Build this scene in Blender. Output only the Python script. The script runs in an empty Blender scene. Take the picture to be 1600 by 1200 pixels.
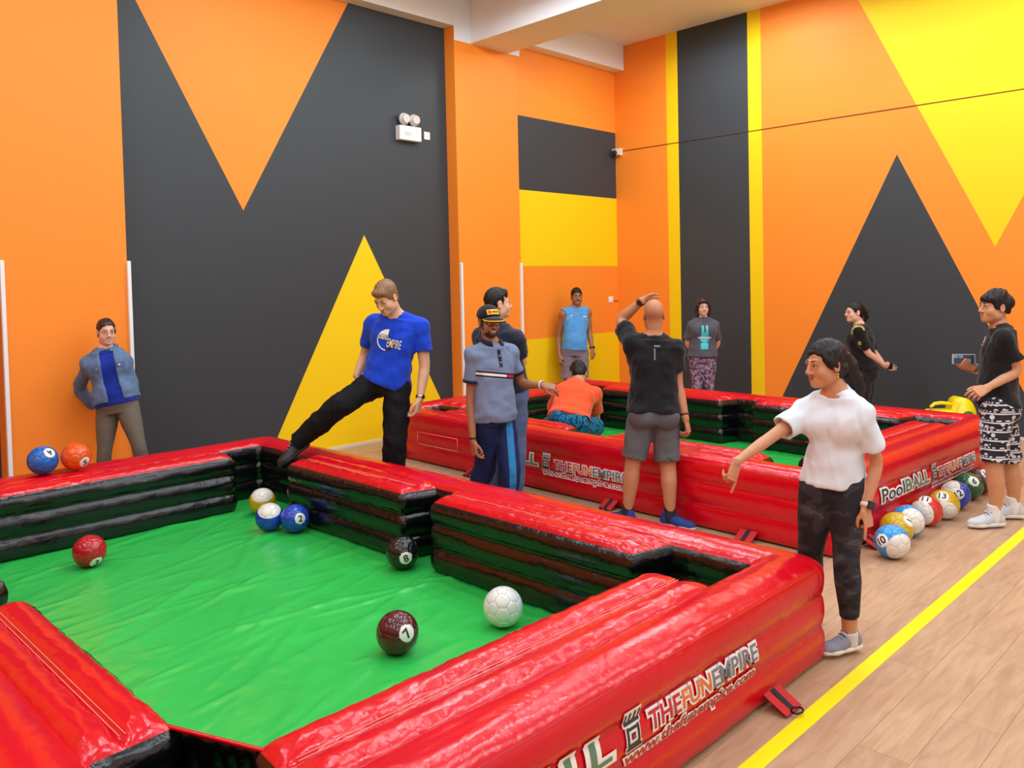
import bpy, bmesh, math, random
import numpy as np
from mathutils import Vector, Matrix, noise as mnoise

random.seed(7)
RNG = np.random.default_rng(11)
C = bpy.context.scene.collection
SC = bpy.context.scene

# ---------------------------------------------------------------- camera, world, lights, exposure
cam_data = bpy.data.cameras.new('camera')
cam = bpy.data.objects.new('camera', cam_data)
C.objects.link(cam)
SC.camera = cam
cam_data.sensor_fit = 'HORIZONTAL'
cam_data.sensor_width = 36.0
cam_data.lens = 29.01
cam_data.shift_y = -0.069
_p, _r, _y = 0.0334787, 0.0224867, 0.788420
_f = Vector((math.sin(_y), math.cos(_y), 0)); _rt = Vector((math.cos(_y), -math.sin(_y), 0)); _dn = Vector((0, 0, -1))
_f2 = _f * math.cos(_p) + _dn * math.sin(_p); _d2 = _dn * math.cos(_p) - _f * math.sin(_p)
_r3 = _rt * math.cos(_r) + _d2 * math.sin(_r); _d3 = _d2 * math.cos(_r) - _rt * math.sin(_r)
cam.matrix_world = Matrix(((_r3.x, -_d3.x, -_f2.x, 0), (_r3.y, -_d3.y, -_f2.y, 0), (_r3.z, -_d3.z, -_f2.z, 1.78), (0, 0, 0, 1)))
cam_data.clip_end = 100

world = bpy.data.worlds.new('world')
SC.world = world
world.use_nodes = True
world.node_tree.nodes['Background'].inputs[0].default_value = (0.9, 0.95, 1.0, 1)
world.node_tree.nodes['Background'].inputs[1].default_value = 0.3

def area(name, loc, sx, sy, power, col=(1, 1, 1), rot=(0, 0, 0)):
    d = bpy.data.lights.new(name, 'AREA'); d.shape = 'RECTANGLE'; d.size = sx; d.size_y = sy
    d.energy = power; d.color = col
    o = bpy.data.objects.new(name, d); C.objects.link(o); o.location = loc; o.rotation_euler = rot
    return o
def spot(name, loc, power, col, radius=0.3):
    d = bpy.data.lights.new(name, 'SPOT'); d.spot_size = math.pi; d.spot_blend = 0.1; d.energy = power; d.color = col; d.shadow_soft_size = radius
    o = bpy.data.objects.new(name, d); C.objects.link(o); o.location = loc
    return o
# rows of LED lamps under the ceiling of the hall: long battens and wide-angle bowls
LC = (0.76, 0.915, 1.0)
for _i, _x in enumerate((-2.2, 1.0, 4.2, 6.2, 9.0)):
    for _j, _yy in enumerate((-2.6, 0.6, 3.4, 6.0)):
        area('led_batten', (_x, _yy, 5.05), 0.22, 1.5, 27, LC)
for _x in (-1.0, 3.0, 5.4, 8.9):
    for _yy in (-2.0, 1.6, 5.0):
        spot('led_bowl', (_x, _yy, 5.22), 118, LC)
SC.view_settings.view_transform = 'Standard'
SC.view_settings.look = 'None'
SC.view_settings.gamma = 1.0
SC.view_settings.use_curve_mapping = False
SC.view_settings.exposure = 0.0

# ---------------------------------------------------------------- materials
def srgb(r, g, b):
    f = lambda c: (c / 255 / 12.92) if c / 255 <= 0.04045 else ((c / 255 + 0.055) / 1.055) ** 2.4
    return (f(r), f(g), f(b), 1.0)

MATS = {}
def new_mat(name):
    m = bpy.data.materials.new(name); m.use_nodes = True
    nt = m.node_tree; nt.nodes.clear()
    out = nt.nodes.new('ShaderNodeOutputMaterial'); b = nt.nodes.new('ShaderNodeBsdfPrincipled')
    nt.links.new(b.outputs[0], out.inputs[0])
    return m, nt, b

def mat(name, col, rough=0.6, spec=0.5, metal=0.0, bump=None, coat=0.0, sheen=0.0, var=None, sss=0.0, trans=0.0, alpha=1.0):
    """col: sRGB 0-255. bump=(scale, strength, distance[, stretch]); var=(scale, amount) colour mottling."""
    if name in MATS: return MATS[name]
    m, nt, b = new_mat(name)
    b.inputs['Base Color'].default_value = srgb(*col)
    b.inputs['Roughness'].default_value = rough
    b.inputs['Specular IOR Level'].default_value = spec
    b.inputs['Metallic'].default_value = metal
    b.inputs['Coat Weight'].default_value = coat
    b.inputs['Sheen Weight'].default_value = sheen
    b.inputs['Transmission Weight'].default_value = trans
    b.inputs['Alpha'].default_value = alpha
    if sss:
        b.inputs['Subsurface Weight'].default_value = sss
        b.inputs['Subsurface Radius'].default_value = (0.012, 0.004, 0.002)
        b.inputs['Subsurface Scale'].default_value = 0.6
    tc = nt.nodes.new('ShaderNodeTexCoord')
    if bump:
        n = nt.nodes.new('ShaderNodeTexNoise'); n.inputs['Scale'].default_value = bump[0]; n.inputs['Detail'].default_value = 4
        if len(bump) > 3:
            mp = nt.nodes.new('ShaderNodeMapping'); mp.inputs['Scale'].default_value = bump[3]
            nt.links.new(tc.outputs['Object'], mp.inputs[0]); nt.links.new(mp.outputs[0], n.inputs[0])
        else:
            nt.links.new(tc.outputs['Object'], n.inputs[0])
        bp = nt.nodes.new('ShaderNodeBump'); bp.inputs['Strength'].default_value = bump[1]; bp.inputs['Distance'].default_value = bump[2]
        nt.links.new(n.outputs[0], bp.inputs['Height']); nt.links.new(bp.outputs[0], b.inputs['Normal'])
    if var:
        n2 = nt.nodes.new('ShaderNodeTexNoise'); n2.inputs['Scale'].default_value = var[0]; n2.inputs['Detail'].default_value = 3
        nt.links.new(tc.outputs['Object'], n2.inputs[0])
        mx = nt.nodes.new('ShaderNodeMix'); mx.data_type = 'RGBA'; mx.blend_type = 'MULTIPLY'
        rp = nt.nodes.new('ShaderNodeMapRange'); rp.inputs['From Min'].default_value = 0.3; rp.inputs['From Max'].default_value = 0.7
        rp.inputs['To Min'].default_value = 1 - var[1]; rp.inputs['To Max'].default_value = 1 + var[1]
        nt.links.new(n2.outputs[0], rp.inputs[0])
        cb = nt.nodes.new('ShaderNodeCombineColor')
        for k in range(3): nt.links.new(rp.outputs[0], cb.inputs[k])
        mx.inputs['Factor'].default_value = 1.0
        mx.inputs[6].default_value = srgb(*col); nt.links.new(cb.outputs[0], mx.inputs[7])
        nt.links.new(mx.outputs[2], b.inputs['Base Color'])
    MATS[name] = m
    return m

ORANGE = mat('orange_paint', (252, 144, 44), 0.55, 0.35, bump=(60, 0.05, 0.01))
YELLOW = mat('yellow_paint', (247, 208, 8), 0.55, 0.35, bump=(60, 0.05, 0.01))
GREY = mat('charcoal_paint', (56, 62, 67), 0.5, 0.35, bump=(60, 0.05, 0.01))
WHITE = mat('white_paint', (238, 240, 243), 0.7, 0.3)
PLASTIC_W = mat('white_plastic', (236, 236, 234), 0.4)
PLASTIC_B = mat('black_plastic', (18, 18, 20), 0.35)
PVC_RED = mat('red_vinyl', (206, 6, 28), 0.2, 0.5, bump=(26, 0.22, 0.012), var=(1.7, 0.06))
PVC_BLACK = mat('black_vinyl', (9, 9, 12), 0.2, 0.55, bump=(30, 0.25, 0.012))
PVC_GREEN = mat('green_vinyl', (50, 186, 80), 0.24, 0.5, bump=(6, 0.3, 0.03), var=(2.0, 0.05))
SEAM = mat('seam_thread', (206, 70, 66), 0.7)
STITCH = mat('stitch_thread', (244, 168, 156), 0.7)
PRINT_W = mat('print_white', (238, 236, 232), 0.45)
PRINT_G = mat('print_grey', (118, 122, 130), 0.45)
PRINT_R = mat('print_red', (196, 34, 48), 0.45)
PRINT_O = mat('print_orange', (226, 112, 40), 0.45)
PRINT_D = mat('print_dark', (46, 46, 52), 0.45)
PRINT_GR = mat('print_green', (92, 132, 104), 0.45)
TAPE_Y = mat('yellow_floor_tape', (252, 232, 6), 0.4, 0.4)
STRAP_R = mat('red_webbing', (190, 14, 26), 0.6)
STRAP_B = mat('black_webbing', (20, 20, 22), 0.7)

# ---------------------------------------------------------------- mesh helpers
def link(name, me, m=None, parent=None, smooth=True):
    o = bpy.data.objects.new(name, me); C.objects.link(o)
    if m is not None:
        for x in (m if isinstance(m, (list, tuple)) else [m]): me.materials.append(x)
    if smooth and len(me.polygons):
        me.polygons.foreach_set('use_smooth', np.ones(len(me.polygons), dtype=bool))
    if parent is not None: o.parent = parent
    return o

def mesh_from(name, V, F, mats_idx=None):
    me = bpy.data.meshes.new(name)
    me.from_pydata([tuple(map(float, v)) for v in V], [], [tuple(int(i) for i in f) for f in F])
    if mats_idx is not None: me.polygons.foreach_set('material_index', np.asarray(mats_idx, dtype=np.int32))
    me.update()
    return me

def quads_mesh(name, V, Q, mats_idx=None):
    V = np.asarray(V, dtype=np.float32); Q = np.asarray(Q, dtype=np.int32)
    me = bpy.data.meshes.new(name)
    me.vertices.add(len(V)); me.vertices.foreach_set('co', V.ravel())
    me.loops.add(Q.size); me.loops.foreach_set('vertex_index', Q.ravel())
    me.polygons.add(len(Q)); me.polygons.foreach_set('loop_start', np.arange(0, Q.size, Q.shape[1], dtype=np.int32))
    if mats_idx is not None: me.polygons.foreach_set('material_index', np.asarray(mats_idx, dtype=np.int32))
    me.update(calc_edges=True)
    return me

def bm_obj(name, bm, m, parent=None, smooth=False):
    me = bpy.data.meshes.new(name); bm.to_mesh(me); bm.free()
    return link(name, me, m, parent, smooth)

def box_bm(bm, lo, hi, bev=0.0, seg=2):
    r = bmesh.ops.create_cube(bm, size=1.0)
    vs = r['verts']
    for v in vs:
        v.co = Vector(((v.co.x + .5) * (hi[0] - lo[0]) + lo[0], (v.co.y + .5) * (hi[1] - lo[1]) + lo[1], (v.co.z + .5) * (hi[2] - lo[2]) + lo[2]))
    if bev > 0:
        es = list({e for v in vs for e in v.link_edges})
        bmesh.ops.bevel(bm, geom=es, offset=bev, segments=seg, affect='EDGES', profile=0.6)
    return bm

def box(name, lo, hi, m, parent=None, bev=0.0, seg=2):
    bm = bmesh.new(); box_bm(bm, lo, hi, bev, seg)
    return bm_obj(name, bm, m, parent, smooth=False)

def tube_mesh(name, pts, rad, seg=8, closed=False):
    pts = [Vector(p) for p in pts]; n = len(pts); V = []; F = []
    rads = rad if isinstance(rad, (list, tuple)) else [rad] * n
    up = Vector((0, 0, 1))
    for i, p in enumerate(pts):
        a = pts[(i - 1) % n] if (closed or i > 0) else p
        b = pts[(i + 1) % n] if (closed or i < n - 1) else p
        t = (b - a).normalized()
        u = up if abs(t.dot(up)) < 0.9 else Vector((1, 0, 0))
        x = t.cross(u).normalized(); y = x.cross(t).normalized()
        for k in range(seg):
            an = 2 * math.pi * k / seg
            V.append(p + (x * math.cos(an) + y * math.sin(an)) * rads[i])
    for i in range(n if closed else n - 1):
        j = (i + 1) % n
        for k in range(seg):
            F.append((i * seg + k, i * seg + (k + 1) % seg, j * seg + (k + 1) % seg, j * seg + k))
    if not closed:
        F.append(tuple(range(seg))[::-1]); F.append(tuple((n - 1) * seg + k for k in range(seg)))
    return mesh_from(name, V, F)

def thing(name, label, cat, loc=(0, 0, 0), rotz=0.0, group=None):
    o = bpy.data.objects.new(name, None); C.objects.link(o); o.empty_display_size = 0.1
    o.location = loc; o.rotation_euler = (0, 0, rotz)
    o['label'] = label; o['category'] = cat
    if group: o['group'] = group
    return o

def tag(o, label, cat, group=None):
    o['label'] = label; o['category'] = cat
    if group: o['group'] = group
    return o

def structure(o, label=None):
    o['kind'] = 'structure'
    if label: o['label'] = label
    return o

def poly_plate(name, pts2, fn, m, parent, depth=0.0015):
    """a painted shape as a very thin plate; fn(u, v, d) gives the 3-D point, d outwards."""
    n = len(pts2)
    V = [fn(u, v, 0.0) for u, v in pts2] + [fn(u, v, depth) for u, v in pts2]
    F = [tuple(range(n))[::-1], tuple(range(n, 2 * n))] + [(i, (i + 1) % n, n + (i + 1) % n, n + i) for i in range(n)]
    me = mesh_from(name, V, F)
    bm = bmesh.new(); bm.from_mesh(me); bmesh.ops.recalc_face_normals(bm, faces=bm.faces); bm.to_mesh(me); bm.free()
    return link(name, me, m, parent, smooth=False)

# ---------------------------------------------------------------- room shell
XR, YL, YC, YP = 10.12, 7.88, 7.70, 7.76
ZC = 5.34
X0, Y0 = -4.0, -5.0
# floor of vinyl planks
PW, PL = 0.19, 1.24
m, nt, b = new_mat('oak_vinyl_plank')
tc = nt.nodes.new('ShaderNodeTexCoord'); oi = nt.nodes.new('ShaderNodeObjectInfo'); ge = nt.nodes.new('ShaderNodeNewGeometry')
add = nt.nodes.new('ShaderNodeMath'); add.operation = 'ADD'
nt.links.new(oi.outputs['Random'], add.inputs[0]); nt.links.new(ge.outputs['Random Per Island'], add.inputs[1])
fr = nt.nodes.new('ShaderNodeMath'); fr.operation = 'FRACT'; nt.links.new(add.outputs[0], fr.inputs[0])
sc7 = nt.nodes.new('ShaderNodeMath'); sc7.operation = 'MULTIPLY'; sc7.inputs[1].default_value = 37.0; nt.links.new(fr.outputs[0], sc7.inputs[0])
cx = nt.nodes.new('ShaderNodeCombineXYZ'); nt.links.new(sc7.outputs[0], cx.inputs[0]); nt.links.new(sc7.outputs[0], cx.inputs[1])
va = nt.nodes.new('ShaderNodeVectorMath'); va.operation = 'ADD'; nt.links.new(ge.outputs['Position'], va.inputs[0]); nt.links.new(cx.outputs[0], va.inputs[1])
mp = nt.nodes.new('ShaderNodeMapping'); mp.inputs['Scale'].default_value = (1.3, 9.0, 1.0); nt.links.new(va.outputs[0], mp.inputs[0])
n1 = nt.nodes.new('ShaderNodeTexNoise'); n1.inputs['Scale'].default_value = 2.2; n1.inputs['Detail'].default_value = 6; n1.inputs['Distortion'].default_value = 0.9
nt.links.new(mp.outputs[0], n1.inputs[0])
mp2 = nt.nodes.new('ShaderNodeMapping'); mp2.inputs['Scale'].default_value = (3.0, 40.0, 1.0); nt.links.new(va.outputs[0], mp2.inputs[0])
n2 = nt.nodes.new('ShaderNodeTexNoise'); n2.inputs['Scale'].default_value = 3.0; n2.inputs['Detail'].default_value = 3; nt.links.new(mp2.outputs[0], n2.inputs[0])
mixn = nt.nodes.new('ShaderNodeMath'); mixn.operation = 'MULTIPLY_ADD'; mixn.inputs[1].default_value = 0.3; nt.links.new(n2.outputs[0], mixn.inputs[0]); nt.links.new(n1.outputs[0], mixn.inputs[2])
cr = nt.nodes.new('ShaderNodeValToRGB')
cr.color_ramp.elements[0].position = 0.42; cr.color_ramp.elements[0].color = srgb(172, 134, 104)
cr.color_ramp.elements[1].position = 0.82; cr.color_ramp.elements[1].color = srgb(194, 158, 127)
nt.links.new(mixn.outputs[0], cr.inputs[0])
hs = nt.nodes.new('ShaderNodeHueSaturation')
mr = nt.nodes.new('ShaderNodeMapRange'); mr.inputs['To Min'].default_value = 0.93; mr.inputs['To Max'].default_value = 1.04; nt.links.new(fr.outputs[0], mr.inputs[0])
nt.links.new(mr.outputs[0], hs.inputs['Value']); nt.links.new(cr.outputs[0], hs.inputs['Color']); nt.links.new(hs.outputs[0], b.inputs['Base Color'])
b.inputs['Roughness'].default_value = 0.42; b.inputs['Specular IOR Level'].default_value = 0.4
PLANK = m
floor = structure(box('floor', (X0, Y0, -0.12), (XR, YL, -0.004), mat('floor_screed', (150, 112, 84), 0.6)))
def plank_geo(lo, hi):
    g = 0.0001; e = 0.0007
    x0, y0, x1, y1 = lo[0] + g, lo[1] + g, hi[0] - g, hi[1] - g
    V = [(x0, y0, -.004), (x1, y0, -.004), (x1, y1, -.004), (x0, y1, -.004), (x0 + e, y0 + e, 0), (x1 - e, y0 + e, 0), (x1 - e, y1 - e, 0), (x0 + e, y1 - e, 0)]
    F = [(4, 5, 6, 7), (0, 1, 5, 4), (1, 2, 6, 5), (2, 3, 7, 6), (3, 0, 4, 7)]
    return V, F
cells = []
row = 0; yy = Y0
while yy < YL - 1e-6:
    x = X0 - (row * 0.437) % PL
    while x < XR:
        lo = (max(x, X0), yy); hi = (min(x + PL, XR), min(yy + PW, YL))
        if hi[0] - lo[0] > 0.02: cells.append((lo, hi))
        x += PL
    yy += PW; row += 1
def plank_rank(c):
    cx_, cy_ = (c[0][0] + c[1][0]) / 2, (c[0][1] + c[1][1]) / 2
    if cx_ < 2.2 or cy_ > 7.8: return 99
    a = math.degrees(math.atan2(cx_, cy_)) - 45.2
    if abs(a) > 35: return 90
    if 0.9 < cx_ < 3.3 and 2.0 < cy_ < 6.3 or (0.55 < cx_ < 3.6 and 1.75 < cy_ < 6.7) or (5.3 < cx_ < 8.2 and 2.3 < cy_ < 7.1): return 80
    return math.hypot(cx_, cy_)
cells.sort(key=plank_rank)
for lo, hi in cells[:270]:
    V, F = plank_geo(lo, hi)
    ox, oy = lo
    link('plank', mesh_from('plank', [(a - ox, b_ - oy, c) for a, b_, c in V], F), PLANK, floor, smooth=False).location = (ox, oy, 0)
V = []; F = []
for lo, hi in cells[270:]:
    v, f = plank_geo(lo, hi); k = len(V); V += v; F += [tuple(i + k for i in q) for q in f]
o = link('plank_field', mesh_from('plank_field', V, F), PLANK, floor, smooth=False); o['kind'] = 'stuff'

# left wall (recessed bays between two pillars)
wl = structure(box('wall_left', (X0, YL, 0), (XR + 0.2, YL + 0.2, ZC), GREY))
fl = lambda u, v, d: (u, YL - d, v)
poly_plate('painted_triangle', [(4.075, 2.607), (5.42, 5.0), (2.843, 5.0), (2.843, 4.94)], fl, ORANGE, wl)
poly_plate('painted_triangle', [(4.249, 0.0), (6.838, 0.0), (5.551, 2.397)], fl, YELLOW, wl)
poly_plate('painted_panel', [(X0, 0), (0.4, 0), (0.4, 5.0), (X0, 5.0)], fl, ORANGE, wl)
# wall panel right of the second pillar
wp = structure(box('wall_left_corner', (7.935, YP, 0), (XR, YL, ZC), ORANGE))
fp = lambda u, v, d: (u, YP - d, v)
poly_plate('painted_panel', [(7.935, 3.07), (XR, 3.07), (XR, 4.065), (7.935, 4.065)], fp, GREY, wp)
poly_plate('painted_panel', [(7.935, 2.043), (XR, 2.043), (XR, 3.07), (7.935, 3.07)], fp, YELLOW, wp)
poly_plate('painted_panel', [(7.935, 0.0), (XR, 0.0), (XR, 1.04), (7.935, 1.04)], fp, YELLOW, wp)
pil1 = structure(box('trim_1', (1.835, YC, 0), (2.843, YL, 5.0), ORANGE)); pil1['label'] = 'orange pillar behind the woman in the denim jacket'
pil2 = structure(box('trim_2', (6.838, YC, 0), (7.935, YL, 5.0), ORANGE)); pil2['label'] = 'orange pillar under the white cross beam'
for p_, xs in ((pil1, (1.852, 2.852)), (pil2, (6.858, 7.928))):
    for x in xs:
        box('corner_guard', (x - 0.016, YC - 0.03, 0), (x + 0.016, YC + 0.012, 2.08), WHITE, p_, bev=0.006)
# beams along the left wall and the cross beam
bl = structure(box('trim_3', (X0, YC, 5.0), (7.0, YL, ZC), WHITE)); bl['label'] = 'white beam over the recessed left wall'
bh = structure(box('trim_4', (6.84, YC - 0.004, 4.825), (7.99, YP, ZC), WHITE)); bh['label'] = 'white haunch of the beam on top of the pillar'
bc = structure(box('trim_5', (7.11, Y0, 4.83), (7.785, YC - 0.004, ZC), WHITE)); bc['label'] = 'white ceiling beam crossing the hall'
br = structure(box('trim_6', (7.99, 7.577, 4.975), (XR, YP, ZC), WHITE)); br['label'] = 'white beam in the corner over the grey and yellow blocks'
# right wall
wr = structure(box('wall_right', (XR, Y0, 0), (XR + 0.2, YP, ZC), ORANGE))
fr_ = lambda u, v, d: (XR - d, u, v)
poly_plate('painted_stripe', [(6.825, 0), (6.63, 0), (6.63, ZC), (6.825, ZC)], fr_, YELLOW, wr)
poly_plate('painted_stripe', [(6.63, 0), (5.536, 0), (5.536, ZC), (6.63, ZC)], fr_, GREY, wr)
poly_plate('painted_stripe', [(5.536, 0), (5.345, 0), (5.345, ZC), (5.536, ZC)], fr_, YELLOW, wr)
poly_plate('painted_triangle', [(5.22, 0), (2.09, 0), (3.632, 3.217)], fr_, GREY, wr)
poly_plate('painted_triangle', [(2.607, 2.087), (4.173, ZC), (0.953, ZC)], fr_, YELLOW, wr)
poly_plate('painted_triangle', [(1.6, 0), (-1.6, 0), (0.0, 3.3)], fr_, GREY, wr)
structure(box('ceiling', (X0, Y0, ZC), (XR + 0.2, YL + 0.2, ZC + 0.15), WHITE))
structure(box('wall_back', (X0, Y0 - 0.2, 0), (XR + 0.2, Y0, ZC), WHITE))
structure(box('wall_near', (X0 - 0.2, Y0 - 0.2, 0), (X0, YL + 0.2, ZC), ORANGE))
BB = mat('baseboard_white', (222, 214, 204), 0.5)
structure(box('baseboard_left', (2.843, YL - 0.012, 0), (6.838, YL, 0.028), BB))
structure(box('baseboard_right', (XR - 0.012, Y0, 0), (XR, YP, 0.028), BB))
structure(box('baseboard_corner', (7.935, YP - 0.012, 0), (XR - 0.012, YP, 0.028), BB))

# yellow tape line on the floor
tape = box('floor_tape', (X0 + 0.1, 1.458, 0.0), (XR - 0.05, 1.528, 0.0012), TAPE_Y)
tag(tape, 'long straight yellow tape line on the wooden floor', 'tape')

# ---------------------------------------------------------------- wall fittings
em = thing('emergency_light', 'white twin-head emergency light box on the charcoal wall', 'light', (6.20, YL, 3.62))
box('housing', (-0.16, -0.085, -0.085), (0.165, 0, 0.085), PLASTIC_W, em, bev=0.008)
CHROME = mat('chrome', (210, 210, 212), 0.15, 0.5, 1.0)
LENS = mat('lamp_lens', (225, 205, 200), 0.1, 0.6)
for x in (-0.075, 0.075):
    bm = bmesh.new(); bmesh.ops.create_uvsphere(bm, u_segments=20, v_segments=12, radius=0.072)
    for v in bm.verts:
        v.co = Vector((v.co.x, v.co.y * 0.62, v.co.z))
    bmesh.ops.translate(bm, vec=(x, -0.06, 0.165), verts=bm.verts)
    hd = bm_obj('lamp_head', bm, mat('lamp_shell', (205, 200, 198), 0.3), em, smooth=True)
    bm = bmesh.new(); bmesh.ops.create_cone(bm, cap_ends=True, segments=20, radius1=0.056, radius2=0.05, depth=0.02)
    bmesh.ops.rotate(bm, matrix=Matrix.Rotation(math.pi / 2, 3, 'X'), verts=bm.verts); bmesh.ops.translate(bm, vec=(x, -0.105, 0.165), verts=bm.verts)
    bm_obj('lens', bm, LENS, hd, smooth=False)
    bm = bmesh.new(); bmesh.ops.create_cone(bm, cap_ends=True, segments=10, radius1=0.012, radius2=0.012, depth=0.05)
    bmesh.ops.translate(bm, vec=(x, -0.05, 0.095), verts=bm.verts); bm_obj('swivel', bm, PLASTIC_W, em)
box('label_plate', (-0.085, -0.087, -0.03), (0.01, -0.0851, 0.015), mat('label_grey', (200, 206, 196), 0.5), em)
box('indicator', (-0.075, -0.089, -0.005), (-0.045, -0.0865, 0.004), mat('indicator_yellow', (220, 205, 60), 0.4), em)
so = thing('wall_socket', 'small white wall socket beside the emergency light', 'socket', (6.513, YL, 3.636))
box('plate', (-0.045, -0.012, -0.047), (0.045, 0, 0.047), PLASTIC_W, so, bev=0.004); box('rocker', (-0.015, -0.016, -0.015), (0.015, -0.011, 0.015), PLASTIC_W, so, bev=0.003)
sw = thing('wall_switch', 'double white wall switch under the yellow block', 'switch', (9.934, YP, 1.537))
box('plate', (-0.052, -0.012, -0.047), (0.052, 0, 0.047), PLASTIC_W, sw, bev=0.004)
for x in (-0.025, 0.025): box('rocker', (x - 0.018, -0.017, -0.025), (x + 0.018, -0.011, 0.025), PLASTIC_W, sw, bev=0.003)
tag(link('conduit', tube_mesh('conduit', [(9.99, YP - 0.006, 1.515), (XR - 0.005, YP - 0.006, 1.515)], 0.006), mat('orange_conduit', (214, 74, 20), 0.6)), 'short orange conduit running from the switch into the corner', 'conduit')
cc = thing('security_camera', 'small white security camera high in the orange corner', 'camera', (XR, 7.68, 3.765))
box('bracket', (-0.03, -0.05, -0.055), (0.0, 0.05, 0.055), PLASTIC_W, cc, bev=0.005)
box('housing', (-0.14, -0.045, -0.05), (-0.03, 0.045, 0.04), mat('camera_shell', (214, 200, 200), 0.4), cc, bev=0.012)
bm = bmesh.new(); bmesh.ops.create_uvsphere(bm, u_segments=16, v_segments=10, radius=0.04); bmesh.ops.translate(bm, vec=(-0.14, -0.01, -0.02), verts=bm.verts)
bm_obj('lens', bm, PLASTIC_B, cc, smooth=True)
tag(link('wall_cable', tube_mesh('wall_cable', [(XR - 0.006, 7.62, 3.776), (XR - 0.006, 5.9, 3.765), (XR - 0.006, 4.4, 3.759), (XR - 0.006, 2.3, 3.743), (XR - 0.006, -2.0, 3.71)], 0.0045), mat('cable_brown', (96, 48, 20), 0.6)), 'thin dark cable running along the right wall from the camera', 'cable')

# ---------------------------------------------------------------- inflatable pool tables
def bulge(t, p=0.62):
    return np.maximum(np.sin(np.pi * np.clip(t, 0, 1)), 0) ** p

def fbm1(n, step, seed):
    r = np.random.default_rng(seed); x = np.arange(n)
    out = np.zeros(n)
    for k in range(3):
        m_ = max(4, int(n / (step / 2 ** k)))
        g = r.normal(size=m_ + 2); out += np.interp(x / n * m_, np.arange(m_ + 2), g) / 1.5 ** k
    return out

def vertical_profile(h, b, ns=9, base=0.015):
    """three stacked tubes: list of (outward bulge, z, seam distance)"""
    zs = [base, 0.165 * h / 0.46, 0.315 * h / 0.46, h - 0.012]
    P = []
    for k in range(3):
        for i in range(ns + 1):
            if k and i == 0: continue
            t = i / ns
            P.append((b * float(bulge(t)), zs[k] + (zs[k + 1] - zs[k]) * t, min(t, 1 - t) * (zs[k + 1] - zs[k])))
    return P

def rim_mesh(L, W, h, t, seed):
    """closed rim: outer red face, red top, inner black face, swept round the rectangle."""
    ro, ri, st, m_ = 0.065, 0.05, 0.0185, 10
    def path(x0, y0, x1, y1, r):
        pts = []; nx = int((W) / st); ny = int((L) / st)
        cs = [((x1 - r, y0 + r), -90), ((x1 - r, y1 - r), 0), ((x0 + r, y1 - r), 90), ((x0 + r, y0 + r), 180)]
        ns = [ny, nx, ny, nx]
        for k in range(4):
            c, a0 = cs[k]
            for i in range(m_ + 1):
                a = math.radians(a0 + 90 * i / m_); pts.append((c[0] + r * math.cos(a), c[1] + r * math.sin(a)))
            c2, a2 = cs[(k + 1) % 4]
            s = pts[-1]; a = math.radians(a2); e = (c2[0] + r * math.cos(a), c2[1] + r * math.sin(a))
            for i in range(1, ns[k]): pts.append((s[0] + (e[0] - s[0]) * i / ns[k], s[1] + (e[1] - s[1]) * i / ns[k]))
        return np.array(pts)
    O = path(0, 0, W, L, ro); I = path(t, t, W - t, L - t, ri)
    n = len(O); D = I - O; Dn = D / np.linalg.norm(D, axis=1)[:, None]
    prof = []
    for b_, z, sd in vertical_profile(h, 0.017): prof.append((0.0, -b_, z, sd, 0, 0))
    for i in range(1, 12): u = i / 12; prof.append((u, 0.0, h - 0.012 + 0.048 * float(bulge(u, .6)), min(u, 1 - u) * t, 0, 1))
    for b_, z, sd in vertical_profile(h, 0.03)[::-1]: prof.append((1.0, b_, z, sd, 1, 0))
    k = len(prof)
    V = np.zeros((n, k, 3))
    for j, (u, b_, z, sd, mi, top) in enumerate(prof):
        wr_ = fbm1(n, 3.2, seed + j // 2) * math.exp(-sd / 0.035) * 0.0028 + fbm1(n, 24, seed + 99 + j // 4) * 0.0016
        disp = (wr_ * 0 if top else wr_ * (-0.45 if mi == 0 else 1)) + b_
        p = O + D * u + Dn * disp[:, None]
        V[:, j, :2] = p; V[:, j, 2] = z + (wr_ if top else 0)
    i, j = np.meshgrid(np.arange(n), np.arange(k - 1), indexing='ij')
    a = i * k + j; b2 = ((i + 1) % n) * k + j
    Q = np.stack([a, b2, b2 + 1, a + 1], -1).reshape(-1, 4)
    mi = np.array([prof[q][4] if prof[q][4] == prof[min(q + 1, k - 1)][4] else 0 for q in range(k - 1)])
    return quads_mesh('rim', V.reshape(-1, 3), Q, np.tile(mi, n))

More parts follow.
